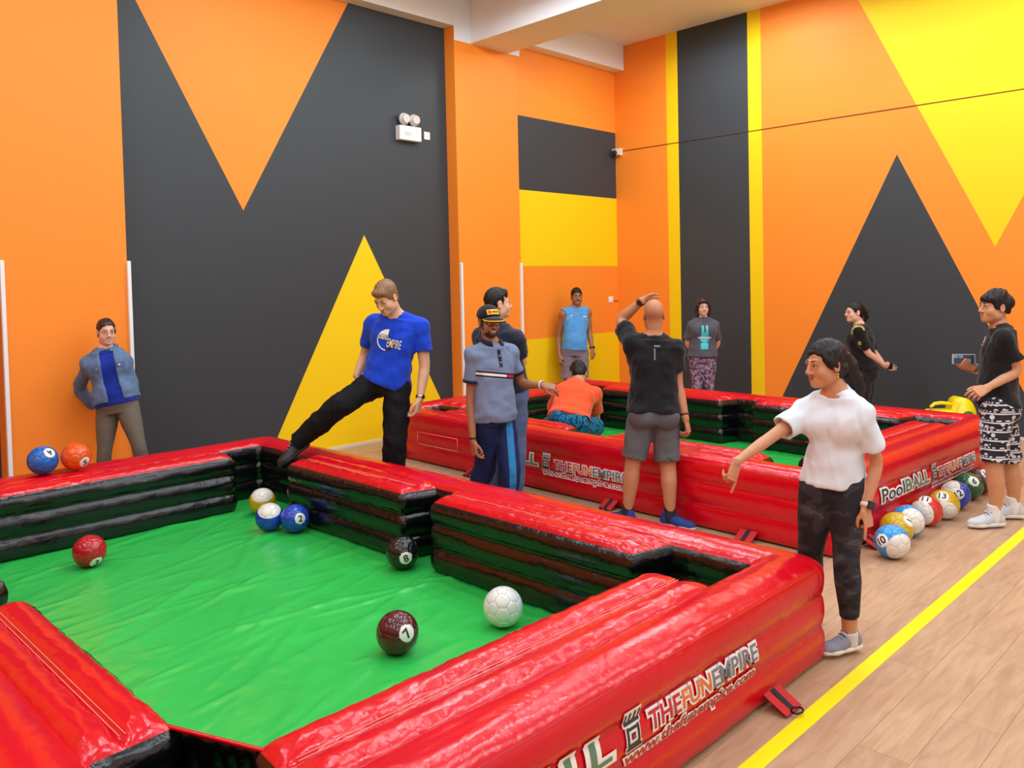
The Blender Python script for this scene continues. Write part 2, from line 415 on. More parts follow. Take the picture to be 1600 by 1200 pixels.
def cushion_mesh(Lc, Wc, h, e0, e1, seed, side_black_ends=True):
    """cushion along s (0..Lc), w from the rim (0) to the play side (Wc); e0/e1 widen the rim side of each end."""
    ov = 0.03
    ns = max(8, int(Lc / 0.016)); nw = 24
    S = np.linspace(0, 1, ns + 1); Wn = np.linspace(0, 1, nw + 1)
    s, w = np.meshgrid(S, Wn, indexing='ij')
    wr_ = np.stack([fbm1(ns + 1, 3.2, seed + j) for j in range(nw + 1)], 1)
    wr_ = (wr_ + np.roll(wr_, 1, 1)) * 0.7
    tb = (w * 2) % 1.0; tb = np.where(w >= 1, 1.0, tb); sd = np.minimum(tb, 1 - tb) * Wc / 2
    endf = np.minimum(1, np.minimum(s, 1 - s) * Lc / 0.10) ** 0.45
    xs = -e0 * (1 - w) + s * (Lc + (e0 + e1) * (1 - w))
    ys = -ov + w * (Wc + ov)
    z = h - 0.012 + 0.042 * bulge(tb, .6) * endf + wr_ * (0.0022 * np.exp(-sd / 0.03) + 0.0008) * np.where(w >= 1, 0, 1) * np.where((s <= 0) | (s >= 1), 0, 1)
    V = np.stack([xs, ys, z], -1).reshape(-1, 3)
    i, j = np.meshgrid(np.arange(ns), np.arange(nw), indexing='ij')
    a = i * (nw + 1) + j
    Q = np.stack([a, a + nw + 1, a + nw + 2, a + 1], -1).reshape(-1, 4)
    M = np.zeros(len(Q), int)
    # side wall round the two ends and the play side
    ne = 14
    path = []
    for i in range(ne): path.append((-e0 * (1 - i / ne), -ov + (Wc + ov) * i / ne))
    for i in range(ns + 1): path.append((Lc * i / ns, Wc))
    for i in range(1, ne + 1): path.append((Lc + e1 * i / ne, Wc - (Wc + ov) * i / ne))
    P = np.array(path); n = len(P)
    T = np.gradient(P, axis=0); T /= np.linalg.norm(T, axis=1)[:, None]
    Nn = np.stack([-T[:, 1], T[:, 0]], 1)
    prof = vertical_profile(h, 0.03)
    k = len(prof); V2 = np.zeros((n, k, 3))
    for q, (b_, zz, sd_) in enumerate(prof):
        wv = fbm1(n, 3.4, seed + 50 + q // 2) * math.exp(-sd_ / 0.03) * 0.0028 + fbm1(n, 22, seed + 70 + q // 4) * 0.0016
        wv[0] = wv[-1] = 0
        if q == k - 1: wv[:] = 0
        V2[:, q, :2] = P + Nn * (b_ + wv)[:, None]; V2[:, q, 2] = zz
    i, j = np.meshgrid(np.arange(n - 1), np.arange(k - 1), indexing='ij')
    a = i * k + j + len(V)
    Q2 = np.stack([a, a + 1, a + k + 1, a + k], -1).reshape(-1, 4)
    return quads_mesh('cushion', np.vstack([V, V2.reshape(-1, 3)]), np.vstack([Q, Q2]), np.concatenate([M, np.ones(len(Q2), int)]))

def mat_sheet(L, W, seed, creases=()):
    nx, ny = int(W / 0.016), int(L / 0.016)
    r = np.random.default_rng(seed)
    x, y = np.meshgrid(np.linspace(0.004, W - 0.004, nx + 1), np.linspace(0.004, L - 0.004, ny + 1), indexing='ij')
    z = np.full_like(x, 0.010)
    for _ in range(120):       # creases of the loose sheet
        cx_, cy_, a, ln, wd, am = r.uniform(0.4, W - .4), r.uniform(.4, L - .4), r.normal(0.45, 0.35), r.uniform(.15, .9), r.uniform(.016, .045), r.uniform(.002, .008)
        u = (x - cx_) * math.cos(a) + (y - cy_) * math.sin(a); v = -(x - cx_) * math.sin(a) + (y - cy_) * math.cos(a) + 0.06 * np.sin(u * 2.2)
        z += am * np.exp(-(u / ln) ** 2) * np.exp(-(v / wd) ** 2)
    for (x0_, y0_, x1_, y1_, am, wd) in creases:      # the few long sharp creases
        dx, dy = x1_ - x0_, y1_ - y0_; L_ = math.hypot(dx, dy); u = ((x - x0_) * dx + (y - y0_) * dy) / L_; v = (-(x - x0_) * dy + (y - y0_) * dx) / L_ + 0.015 * np.sin(u * 7)
        z += am * np.exp(-(v / wd) ** 2) * np.clip(np.minimum(u, L_ - u) / 0.12, 0, 1)
    V = np.stack([x, y, z], -1).reshape(-1, 3)
    i, j = np.meshgrid(np.arange(nx), np.arange(ny), indexing='ij')
    a = i * (ny + 1) + j
    return quads_mesh('mat', V, np.stack([a, a + ny + 1, a + ny + 2, a + 1], -1).reshape(-1, 4))

def face_bulge(z, h=0.46, b=0.017):
    zs = [0.015, 0.165 * h / 0.46, 0.315 * h / 0.46, h - 0.012]
    for k in range(3):
        if zs[k] <= z <= zs[k + 1]: return b * float(bulge((z - zs[k]) / (zs[k + 1] - zs[k])))
    return 0.0

def text_flat(txt, size, fat=0.0, xsc=1.0, shear=0.0):
    cu = bpy.data.curves.new('t', 'FONT'); cu.body = txt; cu.size = size; cu.offset = fat; cu.shear = shear
    cu.resolution_u = 4; cu.align_x = 'LEFT'
    o = bpy.data.objects.new('t', cu); C.objects.link(o)
    dg = bpy.context.evaluated_depsgraph_get(); dg.update()
    me = bpy.data.meshes.new_from_object(o.evaluated_get(dg))
    bpy.data.objects.remove(o)
    bm = bmesh.new(); bm.from_mesh(me); bpy.data.meshes.remove(me)
    for v in bm.verts: v.co.x *= xsc
    return bm

def slice_bm(bm, axis, step):
    co = [v.co[axis] for v in bm.verts]
    if not co: return
    a = min(co) + step
    while a < max(co):
        pl = Vector((0, 0, 0)); pl[axis] = a; no = Vector((0, 0, 0)); no[axis] = 1
        bmesh.ops.bisect_plane(bm, geom=list(bm.verts) + list(bm.edges) + list(bm.faces), plane_co=pl, plane_no=no)
        a += step

def print_on(name, bm, u0, v0, fn, off, m, parent, h=0.46):
    slice_bm(bm, 1, 0.016)
    for v in bm.verts:
        u, z = v.co.x + u0, v.co.y + v0
        v.co = fn(u, z, face_bulge(z, h) + off)
    bmesh.ops.recalc_face_normals(bm, faces=bm.faces)
    return bm_obj(name, bm, m, parent)

def rects_bm(rs):
    bm = bmesh.new()
    for x0, y0, x1, y1 in rs:
        bm.faces.new([bm.verts.new((x0, y0, 0)), bm.verts.new((x1, y0, 0)), bm.verts.new((x1, y1, 0)), bm.verts.new((x0, y1, 0))])
    return bm

def bm_width(bm):
    xs = [v.co.x for v in bm.verts]; return min(xs), max(xs)

def banner(fn, parent, h, u_pool, u_ball_end, u_tower, u_the, u_the_end, z0=0.215, zs=0.10):
    """PoolBALL + tower emblem + the two text lines, printed on one face; fn(u, z, d)."""
    def fit(txt, u0, u1, zb, zh, m_, white_fat=0.010, shear=0.0, fat=0.0015):
        bm = text_flat(txt, 1.0, 0.0); a, b_ = bm_width(bm); bm.free()
        sx = (u1 - u0) / (b_ - a) / (zh / 0.7)
        for nm, f_, off, mm in (('lettering_outline', white_fat, 0.0055, PRINT_W), ('lettering', fat, 0.0075, m_)):
            bm = text_flat(txt, zh / 0.7, f_, sx, shear)
            print_on(nm, bm, u0 - a * sx * zh / 0.7, zb, fn, off, mm, parent, h)
        return
    w = u_ball_end - u_pool
    fit('Pool', u_pool, u_pool + w * 0.45, z0 + 0.012, zs, PRINT_D, 0.014)
    fit('B', u_pool + w * 0.48, u_pool + w * 0.60, z0 + 0.012, zs, PRINT_GR, 0.014)
    fit('ALL', u_pool + w * 0.62, u_ball_end, z0 + 0.012, zs, PRINT_GR, 0.014)
    # tower emblem
    tw, th, tx, tz = 0.095, 0.125, u_tower, z0 - 0.0
    k = lambda rs: [(x0 * tw, y0 * th, x1 * tw, y1 * th) for x0, y0, x1, y1 in rs]
    print_on('emblem_backing', rects_bm(k([(0.02, -.04, .98, .12), (.08, .12, .92, .62), (0.0, .62, 1.0, 1.06)])), tx, tz, fn, 0.0055, PRINT_W, parent, h)
    print_on('emblem_tower', rects_bm(k([(.06, 0, .94, .08), (.14, .08, .26, .6), (.74, .08, .86, .6), (.26, .08, .74, .17), (.38, .25, .62, .42), (.26, .5, .74, .58), (.06, .66, .94, .74), (.06, .74, .16, .98), (.84, .74, .94, .98), (.3, .74, .42, .98), (.58, .74, .70, .98)])), tx, tz, fn, 0.0075, PRINT_D, parent, h)
    print_on('emblem_accent', rects_bm(k([(.42, .29, .58, .38)])), tx, tz, fn, 0.009, PRINT_R, parent, h)
    W3 = u_the_end - u_the
    fit('THE', u_the, u_the + W3 * 0.255, z0 + 0.018, zs * 0.74, PRINT_R)
    fit('FUN', u_the + W3 * 0.275, u_the + W3 * 0.53, z0 + 0.018, zs * 0.74, PRINT_O)
    fit('EMPIRE', u_the + W3 * 0.55, u_the_end, z0 + 0.018, zs * 0.74, PRINT_G)
    fit('www.thefunempire.com', u_tower, u_the_end - 0.02, z0 - 0.048, 0.045, PRINT_R, 0.008, fat=0.001)

def strap_obj(parent, loc, rot, w=0.13, l=0.10):
    st = bpy.data.objects.new('anchor_strap', None); C.objects.link(st); st.parent = parent; st.location = loc; st.rotation_euler = (0, 0, rot)
    # webbing slopes from the seam down on to the floor, doubled into a loop
    V = []; F = []
    xs = np.linspace(0, l, 9)
    for i, x in enumerate(xs):
        z = 0.055 * (1 - x / l) ** 2 + 0.010 + 0.012 * math.sin(math.pi * x / l)
        V += [(x, -w / 2, z), (x, w / 2, z), (x, w / 2, z + 0.004), (x, -w / 2, z + 0.004)]
    for i in range(8):
        for k in range(4):
            F.append((i * 4 + k, i * 4 + (k + 1) % 4, i * 4 + 4 + (k + 1) % 4, i * 4 + 4 + k))
    F += [(3, 2, 1, 0), (32, 33, 34, 35)]
    me = mesh_from('webbing', V, F); link('webbing', me, STRAP_R, st, smooth=False)
    V2 = [(x * 0.92 + 0.004, y * 0.24, z + 0.003) for x, y, z in V]
    link('webbing_loop', mesh_from('webbing_loop', V2, F), STRAP_B, st, smooth=False)
    ring = [(l + 0.012 + 0.022 * math.cos(a), 0.03 * math.sin(a), 0.018) for a in np.linspace(0, 2 * math.pi, 14, endpoint=False)]
    link('ring', tube_mesh('ring', ring, 0.004, 6, True), mat('dark_metal', (52, 52, 56), 0.35, metal=1.0), st)

def stitch_line(parent, pts, r=0.0013, m=None):
    link('stitching', tube_mesh('stitching', pts, r, 4), m or STITCH, parent)

def pool_table(label, loc, W, L, h, seed, cush, straps, rz=0.0, creases=()):
    t = thing('inflatable_pool_table', label, 'pool table', loc, rz)
    link('mat', mat_sheet(L, W, seed, creases), PVC_GREEN, t)
    rim = link('rim', rim_mesh(L, W, h, 0.235, seed), [PVC_RED, PVC_BLACK], t)
    for (ox, oy, rot, Lc, Wc, e0, e1) in cush:
        c = link('cushion', cushion_mesh(Lc, Wc, h, e0, e1, seed + int(ox * 31 + oy * 17)), [PVC_RED, PVC_BLACK], t)
        c.location = (ox, oy, 0); c.rotation_euler = (0, 0, rot)
        for w in (Wc * 0.44 - 0.009, Wc * 0.44 + 0.009):
            stitch_line(c, [(0.03 + (Lc - 0.06) * i / 24, w, h + 0.0125) for i in range(25)])
    for (lx, ly, rot) in straps: strap_obj(t, (lx, ly, 0), rot)
    return t, rim

H1 = 0.46; H2 = 0.49
hp = math.pi / 2
# cushions: origin on the rim's inner edge, x along the rail, y towards the play field
def cushion_set(W, L, t, wl_, ws, front, mid_r, mid_l, endgap):
    """rails along y (right x=W-t, left x=t) and along x (front y=t, back y=L-t)"""
    out = []
    for a, b_ in mid_r: out.append((W - t, a, hp, b_ - a, wl_, 0.07, 0.07))
    for a, b_ in mid_l: out.append((t, b_, -hp, b_ - a, wl_, 0.02, 0.02))
    out.append((front[0], t, 0.0, front[1] - front[0], ws, 0.03, 0.03))
    out.append((front[1], L - t, math.pi, front[1] - front[0], ws, 0.03, 0.03))
    return out
W1, L1 = 3.19, 5.13
CREASES = [(1.38, 2.42, 2.15, 2.29, 0.01, 0.02), (1.79, 2.25, 2.66, 2.1, 0.012, 0.018), (1.92, 2.4, 2.44, 2.19, 0.008, 0.02), (2.51, 2.27, 3.24, 1.78, 0.01, 0.02), (0.81, 2.14, 1.13, 2.21, 0.009, 0.016), (0.98, 2.48, 1.21, 2.45, 0.008, 0.016), (0.85, 2.84, 1.12, 2.9, 0.009, 0.016), (1.61, 1.62, 1.77, 1.58, 0.009, 0.018), (0.86, 1.72, 1.25, 1.79, 0.008, 0.02), (1.8, 2.69, 2.2, 2.63, 0.007, 0.02), (0.99, 4.1, 1.57, 4.19, 0.006, 0.03), (2.54, 2.86, 2.63, 2.57, 0.006, 0.02)]
t1, rim1 = pool_table('large red inflatable pool table in front, seven balls on its green mat', (0.53, 1.67, 0), W1, L1, H1, 3,
    cushion_set(W1, L1, 0.235, 0.245, 0.30, (0.60, 2.54), [(0.76, 2.27), (2.60, 3.99)], [(0.84, 2.36), (2.76, 4.24)], 0),
    [(2.62, -0.02, -hp), (W1 + 0.02, 1.0, 0.0), (W1 + .02, 3.9, 0.0)], 0.0, CREASES)
banner(lambda u, z, d: (u, -d, z), rim1, H1, 0.50, 1.54, 1.615, 1.757, 2.50, 0.222, 0.088)
W2, L2 = 3.20, 5.0
t2, rim2 = pool_table('red inflatable pool table behind, row of balls along its end', (5.09, 2.22, 0), W2, L2, H2, 21,
    cushion_set(W2, L2, 0.235, 0.245, 0.30, (0.60, 2.56), [(0.72, 2.18), (2.60, 4.28)], [(0.72, 2.10), (2.66, 4.28)], 0),
    [(-0.02, 0.60, math.pi), (-0.02, 1.82, math.pi), (-0.02, 4.72, math.pi), (0.40, -0.02, -hp), (-0.02, 3.5, math.pi)], math.radians(-2.3))
banner(lambda u, z, d: (-d, -u, z), rim2, H2, -3.50, -2.66, -2.60, -2.45, -1.66, 0.205, 0.095)
banner(lambda u, z, d: (u, -d, z), rim2, H2, 0.66, 1.48, 1.55, 1.66, 2.46, 0.225, 0.088)
# black flap hung across the nearest corner pocket of the first table
V = []; F = []
fa, fb = Vector((0.235 + 0.245, 0.84, 0)), Vector((0.60, 0.235 + 0.30, 0))
fn_ = Vector((-(fb - fa).y, (fb - fa).x, 0)).normalized()
for i in range(61):
    t_ = -.06 + 1.12 * i / 60; p_ = fa.lerp(fb, t_)
    for j in range(9):
        z_ = 0.02 + (H1 - 0.03) * j / 8
        fold = 0.009 * math.sin(t_ * 30 + 1.3 * math.sin(t_ * 9)) * math.sin(math.pi * min(1, (j + 1) / 9)) + 0.035 * math.sin(math.pi * j / 8)
        V.append(tuple(p_ + fn_ * fold + Vector((0, 0, z_))))
for i in range(60):
    for j in range(8): F.append((i * 9 + j, i * 9 + 9 + j, i * 9 + 10 + j, i * 9 + 1 + j))
fp_ = link('pocket_flap', mesh_from('pocket_flap', V, F), PVC_BLACK, t1)
sm_ = fp_.modifiers.new('thick', 'SOLIDIFY'); sm_.thickness = 0.006
link('piping', tube_mesh('piping', [V[i * 9 + 8] for i in range(61)], 0.007, 6), PVC_RED, fp_)
# stitched seams along the outer faces
for rm, W_, L_, h_ in ((rim1, W1, L1, H1), (rim2, W2, L2, H2)):
    for z_ in (0.165 * h_ / 0.46, 0.315 * h_ / 0.46, h_ - 0.012):
        stitch_line(rm, [(0.1 + (W_ - 0.2) * i / 30, -0.0035, z_) for i in range(31)], 0.0012, SEAM)
        if rm is rim2: stitch_line(rm, [(-0.0035, 0.1 + (L_ - 0.2) * i / 40, z_) for i in range(41)], 0.0012, SEAM)
# stitched repair patch on the long front face of the second table
for q in ([(-0.031, 4.38, 0.315), (-0.031, 3.74, 0.315)], [(-0.031, 4.38, 0.195), (-0.031, 3.74, 0.195)], [(-0.031, 4.38, 0.315), (-0.033, 4.38, 0.25), (-0.031, 4.38, 0.195)], [(-0.031, 3.74, 0.315), (-0.033, 3.74, 0.25), (-0.031, 3.74, 0.195)]):
    link('patch_stitching', tube_mesh('patch_stitching', q, 0.003, 4), STITCH, rim2)

# ---------------------------------------------------------------- footballs painted as pool balls
PHI = (1 + 5 ** .5) / 2
def soccer_panels():
    ico = [Vector(v).normalized() for v in [(0, s1, s2 * PHI) for s1 in (1, -1) for s2 in (1, -1)] + [(s1, s2 * PHI, 0) for s1 in (1, -1) for s2 in (1, -1)] + [(s2 * PHI, 0, s1) for s1 in (1, -1) for s2 in (1, -1)]]
    nb = [[j for j in range(12) if j != i and (ico[i] - ico[j]).length < 1.2] for i in range(12)]
    panels = []
    P = lambda i, j: (ico[i] * 2 + ico[j]) / 3
    def order(c, pts):
        u = pts[0] - c; u.normalize(); n = c.normalized(); w = n.cross(u)
        return sorted(pts, key=lambda p: math.atan2((p - c).dot(w), (p - c).dot(u)))
    for i in range(12):
        pts = [P(i, j) for j in nb[i]]; panels.append(order(sum(pts, Vector()) / 5, pts))
    for i in range(12):
        for j in nb[i]:
            for k in nb[i]:
                if i < j < k and k in nb[j]:
                    pts = [P(i, j), P(j, i), P(j, k), P(k, j), P(k, i), P(i, k)]; panels.append(order(sum(pts, Vector()) / 6, pts))
    return panels
PANELS = soccer_panels()
def panel_geo(pts, r):
    c = sum(pts, Vector()) / len(pts); n = len(pts); V = []; F = []
    rings = [(1.0, 0.972), (0.985, 0.99), (0.93, 1.0), (0.5, 1.0)]
    per = []
    for p, q in zip(pts, pts[1:] + pts[:1]):
        for k in range(3): per.append(p.lerp(q, k / 3))
    N = len(per)
    for s_, rr in rings:
        for p in per: V.append((c + (p - c) * s_).normalized() * r * rr)
    V.append(c.normalized() * r)
    for k in range(3):
        for i in range(N): F.append((k * N + i, k * N + (i + 1) % N, (k + 1) * N + (i + 1) % N, (k + 1) * N + i))
    for i in range(N): F.append((3 * N + i, 3 * N + (i + 1) % N, 4 * N))
    return V, F
PANEL_MESH = {}
BALLCOL = {'blue': (16, 104, 196), 'orange': (226, 88, 20), 'red': (184, 22, 34), 'gold': (204, 168, 20), 'royal': (22, 70, 190), 'black': (20, 20, 22), 'maroon': (82, 22, 32), 'white': (222, 222, 220), 'sky': (28, 150, 216), 'green': (10, 92, 50), 'scarlet': (206, 44, 34)}
def ball_mat(col, kind, cap):
    nm = 'ball_%s_%s_%s' % (col, kind, '' if cap is None else '_'.join('%d' % (c * 50) for c in cap))
    if nm in MATS: return MATS[nm]
    if kind != 'stripe': return mat(nm, BALLCOL[col], 0.22, 0.5, coat=0.3)
    m, nt, b = new_mat(nm)
    tc = nt.nodes.new('ShaderNodeTexCoord')
    dt = nt.nodes.new('ShaderNodeVectorMath'); dt.operation = 'DOT_PRODUCT'; dt.inputs[1].default_value = cap
    nz = nt.nodes.new('ShaderNodeVectorMath'); nz.operation = 'NORMALIZE'
    nt.links.new(tc.outputs['Object'], nz.inputs[0]); nt.links.new(nz.outputs[0], dt.inputs[0])
    ab = nt.nodes.new('ShaderNodeMath'); ab.operation = 'ABSOLUTE'; nt.links.new(dt.outputs['Value'], ab.inputs[0])
    gt = nt.nodes.new('ShaderNodeMath'); gt.operation = 'GREATER_THAN'; gt.inputs[1].default_value = 0.60; nt.links.new(ab.outputs[0], gt.inputs[0])
    mx = nt.nodes.new('ShaderNodeMix'); mx.data_type = 'RGBA'; mx.inputs[6].default_value = srgb(*BALLCOL[col]); mx.inputs[7].default_value = srgb(226, 224, 216)
    nt.links.new(gt.outputs[0], mx.inputs[0]); nt.links.new(mx.outputs[2], b.inputs['Base Color'])
    b.inputs['Roughness'].default_value = 0.22; b.inputs['Coat Weight'].default_value = 0.3
    MATS[nm] = m
    return m

def ball(label, col, C_, r, kind, disc, cap, num, rot, group, seed):
    t = thing('football', label, 'ball', (C_[0], C_[1], C_[2] - r), 0.0, group)
    rr = random.Random(seed)
    Rm = Matrix.Rotation(rr.uniform(0, 6.28), 3, Vector((rr.uniform(-1, 1), rr.uniform(-1, 1), rr.uniform(-1, 1))).normalized())
    m = ball_mat(col, kind, cap)
    for pts in PANELS:
        V, F = panel_geo([Rm @ p for p in pts], r)
        o = link('panel', mesh_from('panel', V, F), m, t); o.location = (0, 0, r)
    if disc is not None:
        d = Vector(disc).normalized(); up = Vector((0, 0, 1)); x = up.cross(d)
        x = Vector((1, 0, 0)) if x.length < 1e-3 else x.normalized()
        y = d.cross(x)
        R2 = Matrix.Rotation(math.radians(rot), 3, d); x = R2 @ x; y = R2 @ y
        al = 0.46
        V = [d * (r * 1.006)]; F = []
        for k in range(1, 5):
            a = al * k / 4
            for i in range(24):
                p = 2 * math.pi * i / 24
                V.append((d * math.cos(a) + (x * math.cos(p) + y * math.sin(p)) * math.sin(a)) * (r * (1.006 if k < 4 else 0.99)))
        for i in range(24): F.append((0, 1 + i, 1 + (i + 1) % 24))
        for k in range(3):
            for i in range(24): F.append((1 + k * 24 + i, 1 + (k + 1) * 24 + i, 1 + (k + 1) * 24 + (i + 1) % 24, 1 + k * 24 + (i + 1) % 24))
        dk = link('number_disc', mesh_from('number_disc', V, F), mat('disc_white', (236, 236, 230), 0.3), t); dk.location = (0, 0, r)
        if num:
            s = r * 0.62
            bm = text_flat(num, s, 0.002)
            slice_bm(bm, 0, 0.012); slice_bm(bm, 1, 0.012)
            xs = [v.co.x for v in bm.verts]; ys = [v.co.y for v in bm.verts]
            mx_, my_ = (min(xs) + max(xs)) / 2, (min(ys) + max(ys)) / 2
            for v in bm.verts:
                q = d * r + x * (v.co.x - mx_) + y * (v.co.y - my_); v.co = q.normalized() * r * 1.012
            bm_obj('number', bm, PRINT_D, dk)
    return t

BALLS = [
    ('blue ball with a white disc, resting on the near table rim', 'balls on the rim of the near table', 'blue', (1.8, 6.608, 0.595), 0.103, 'solid', [0.263, -0.744, 0.614], None, '4', 205),
    ('orange ball resting on the near table rim, right of the blue one', 'balls on the rim of the near table', 'orange', (2.009, 6.561, 0.595), 0.103, 'solid', [0.309, -0.87, -0.383], None, '5', 20),
    ('red ball alone on the green mat of the near table', 'balls on the green mat', 'red', (1.811, 5.728, 0.115), 0.103, 'solid', [0.133, -0.788, -0.601], None, '3', 0),
    ('yellow ball with a white top in the far corner of the green mat', 'balls on the green mat', 'gold', (3.191, 6.014, 0.115), 0.103, 'stripe', None, [-0.224, -0.421, 0.879], '9', 0),
    ('blue ball with a white top beside the number 2 ball', 'balls on the green mat', 'royal', (2.995, 5.546, 0.115), 0.103, 'stripe', None, [-0.223, -0.414, 0.883], '10', 0),
    ('solid blue ball number 2 in the far corner of the green mat', 'balls on the green mat', 'royal', (3.102, 5.368, 0.115), 0.103, 'solid', [-0.141, -0.97, 0.197], None, '2', 0),
    ('black ball number 8 in front of the middle pocket', 'balls on the green mat', 'black', (3.144, 4.146, 0.115), 0.103, 'solid', [-0.434, -0.897, -0.078], None, '8', 20),
    ('maroon ball number 7 in the front middle of the green mat', 'balls on the green mat', 'maroon', (2.381, 3.198, 0.115), 0.103, 'solid', [-0.145, -0.951, 0.273], None, '7', 35),
    ('plain white cue ball with grey seams on the green mat', 'balls on the green mat', 'white', (2.945, 3.041, 0.115), 0.103, 'plain', None, None, '', 0),
    ('sky blue and white ball number 10 at the front of the floor row', 'balls in the floor row', 'sky', (5.345, 1.964, 0.107), 0.107, 'stripe', [-0.937, 0.261, 0.232], [-0.553, -0.809, -0.2], '10', 40),
    ('solid golden ball second in the floor row, behind the number 10 ball', 'balls in the floor row', 'gold', (5.647, 2.045, 0.107), 0.107, 'solid', [-0.021, -0.771, 0.637], None, '1', 50),
    ('sky blue ball with a pale cap, third in the floor row', 'balls in the floor row', 'sky', (5.876, 2.051, 0.107), 0.107, 'stripe', None, [-0.73, -0.646, 0.221], '', 0),
    ('red and white ball in the floor row under the table lettering', 'balls in the floor row', 'scarlet', (6.211, 2.041, 0.107), 0.107, 'stripe', [-0.428, -0.051, 0.902], [-0.984, 0.171, -0.039], '11', 0),
    ('golden ball with a white cap, fifth in the floor row', 'balls in the floor row', 'gold', (6.465, 2.005, 0.107), 0.107, 'stripe', [-0.653, -0.111, 0.75], [-0.835, -0.305, -0.458], '13', 0),
    ('white ball with a royal blue band in the floor row', 'balls in the floor row', 'royal', (6.805, 2.03, 0.107), 0.107, 'stripe', [-0.83, -0.462, 0.312], [-0.657, 0.4, 0.638], '12', 30),
    ('dark green ball with a white disc in the floor row', 'balls in the floor row', 'green', (7.151, 2.037, 0.107), 0.107, 'solid', [-0.591, -0.564, 0.577], None, '6', 0),
    ('maroon ball with a white disc at the far end of the floor row', 'balls in the floor row', 'maroon', (7.396, 2.026, 0.107), 0.107, 'solid', [-0.35, -0.6, 0.72], None, '15', 0),
    ('blue ball half hidden inside the second table behind its rail', 'balls on the green mat', 'royal', (6.299, 3.102, 0.115), 0.103, 'solid', None, None, '', 0)]
for i_, (lb, gp, col, C_, r_, kind, disc, cap, num, rot) in enumerate(BALLS):
    ball(lb, col, C_, r_, kind, disc, cap, num, rot, gp, i_ * 7 + 3)

# ---------------------------------------------------------------- yellow blower behind the second table
bw = thing('air_blower', 'yellow plastic air blower on the floor behind the second table', 'blower', (9.19, 2.76, 0), math.radians(-45))
YP_ = mat('yellow_plastic', (242, 216, 10), 0.35)
prof_ = [(-.06, .05), (.19, .05), (.20, .30), (.175, .42), (.135, .50), (.085, .535), (.03, .525), (-.005, .47), (-.03, .39), (-.06, .36)]
bm = bmesh.new(); f_ = bm.faces.new([bm.verts.new((x, -.12, z)) for x, z in prof_])
r_ = bmesh.ops.extrude_face_region(bm, geom=[f_]); bmesh.ops.translate(bm, vec=(0, .24, 0), verts=[v for v in r_['geom'] if isinstance(v, bmesh.types.BMVert)])
bmesh.ops.recalc_face_normals(bm, faces=bm.faces)
bmesh.ops.bevel(bm, geom=list(bm.edges), offset=.014, segments=3, affect='EDGES')
bm_obj('housing', bm, YP_, bw, smooth=True)
box('outlet', (-0.25, -0.10, 0.06), (-0.03, 0.10, 0.405), YP_, bw, bev=0.025, seg=3)
link('handle', tube_mesh('handle', [(-0.235, 0, 0.39), (-0.225, 0, 0.44), (-0.19, 0, 0.468), (-0.12, 0, 0.475), (-0.04, 0, 0.465), (0.0, 0, 0.45)], 0.018), YP_, bw)
box('foot', (-0.2, -0.15, 0), (0.2, -0.09, 0.06), PLASTIC_B, bw, bev=0.01); box('foot', (-0.2, 0.09, 0), (0.2, 0.15, 0.06), PLASTIC_B, bw, bev=0.01)
bm = bmesh.new(); bmesh.ops.create_cone(bm, cap_ends=True, segments=24, radius1=0.065, radius2=0.06, depth=0.02)
bmesh.ops.rotate(bm, matrix=Matrix.Rotation(math.pi / 2, 3, 'X'), verts=bm.verts); bmesh.ops.translate(bm, vec=(0.09, -0.125, 0.34), verts=bm.verts)
bm_obj('air_intake', bm, mat('blower_green', (30, 130, 60), 0.5), bw)

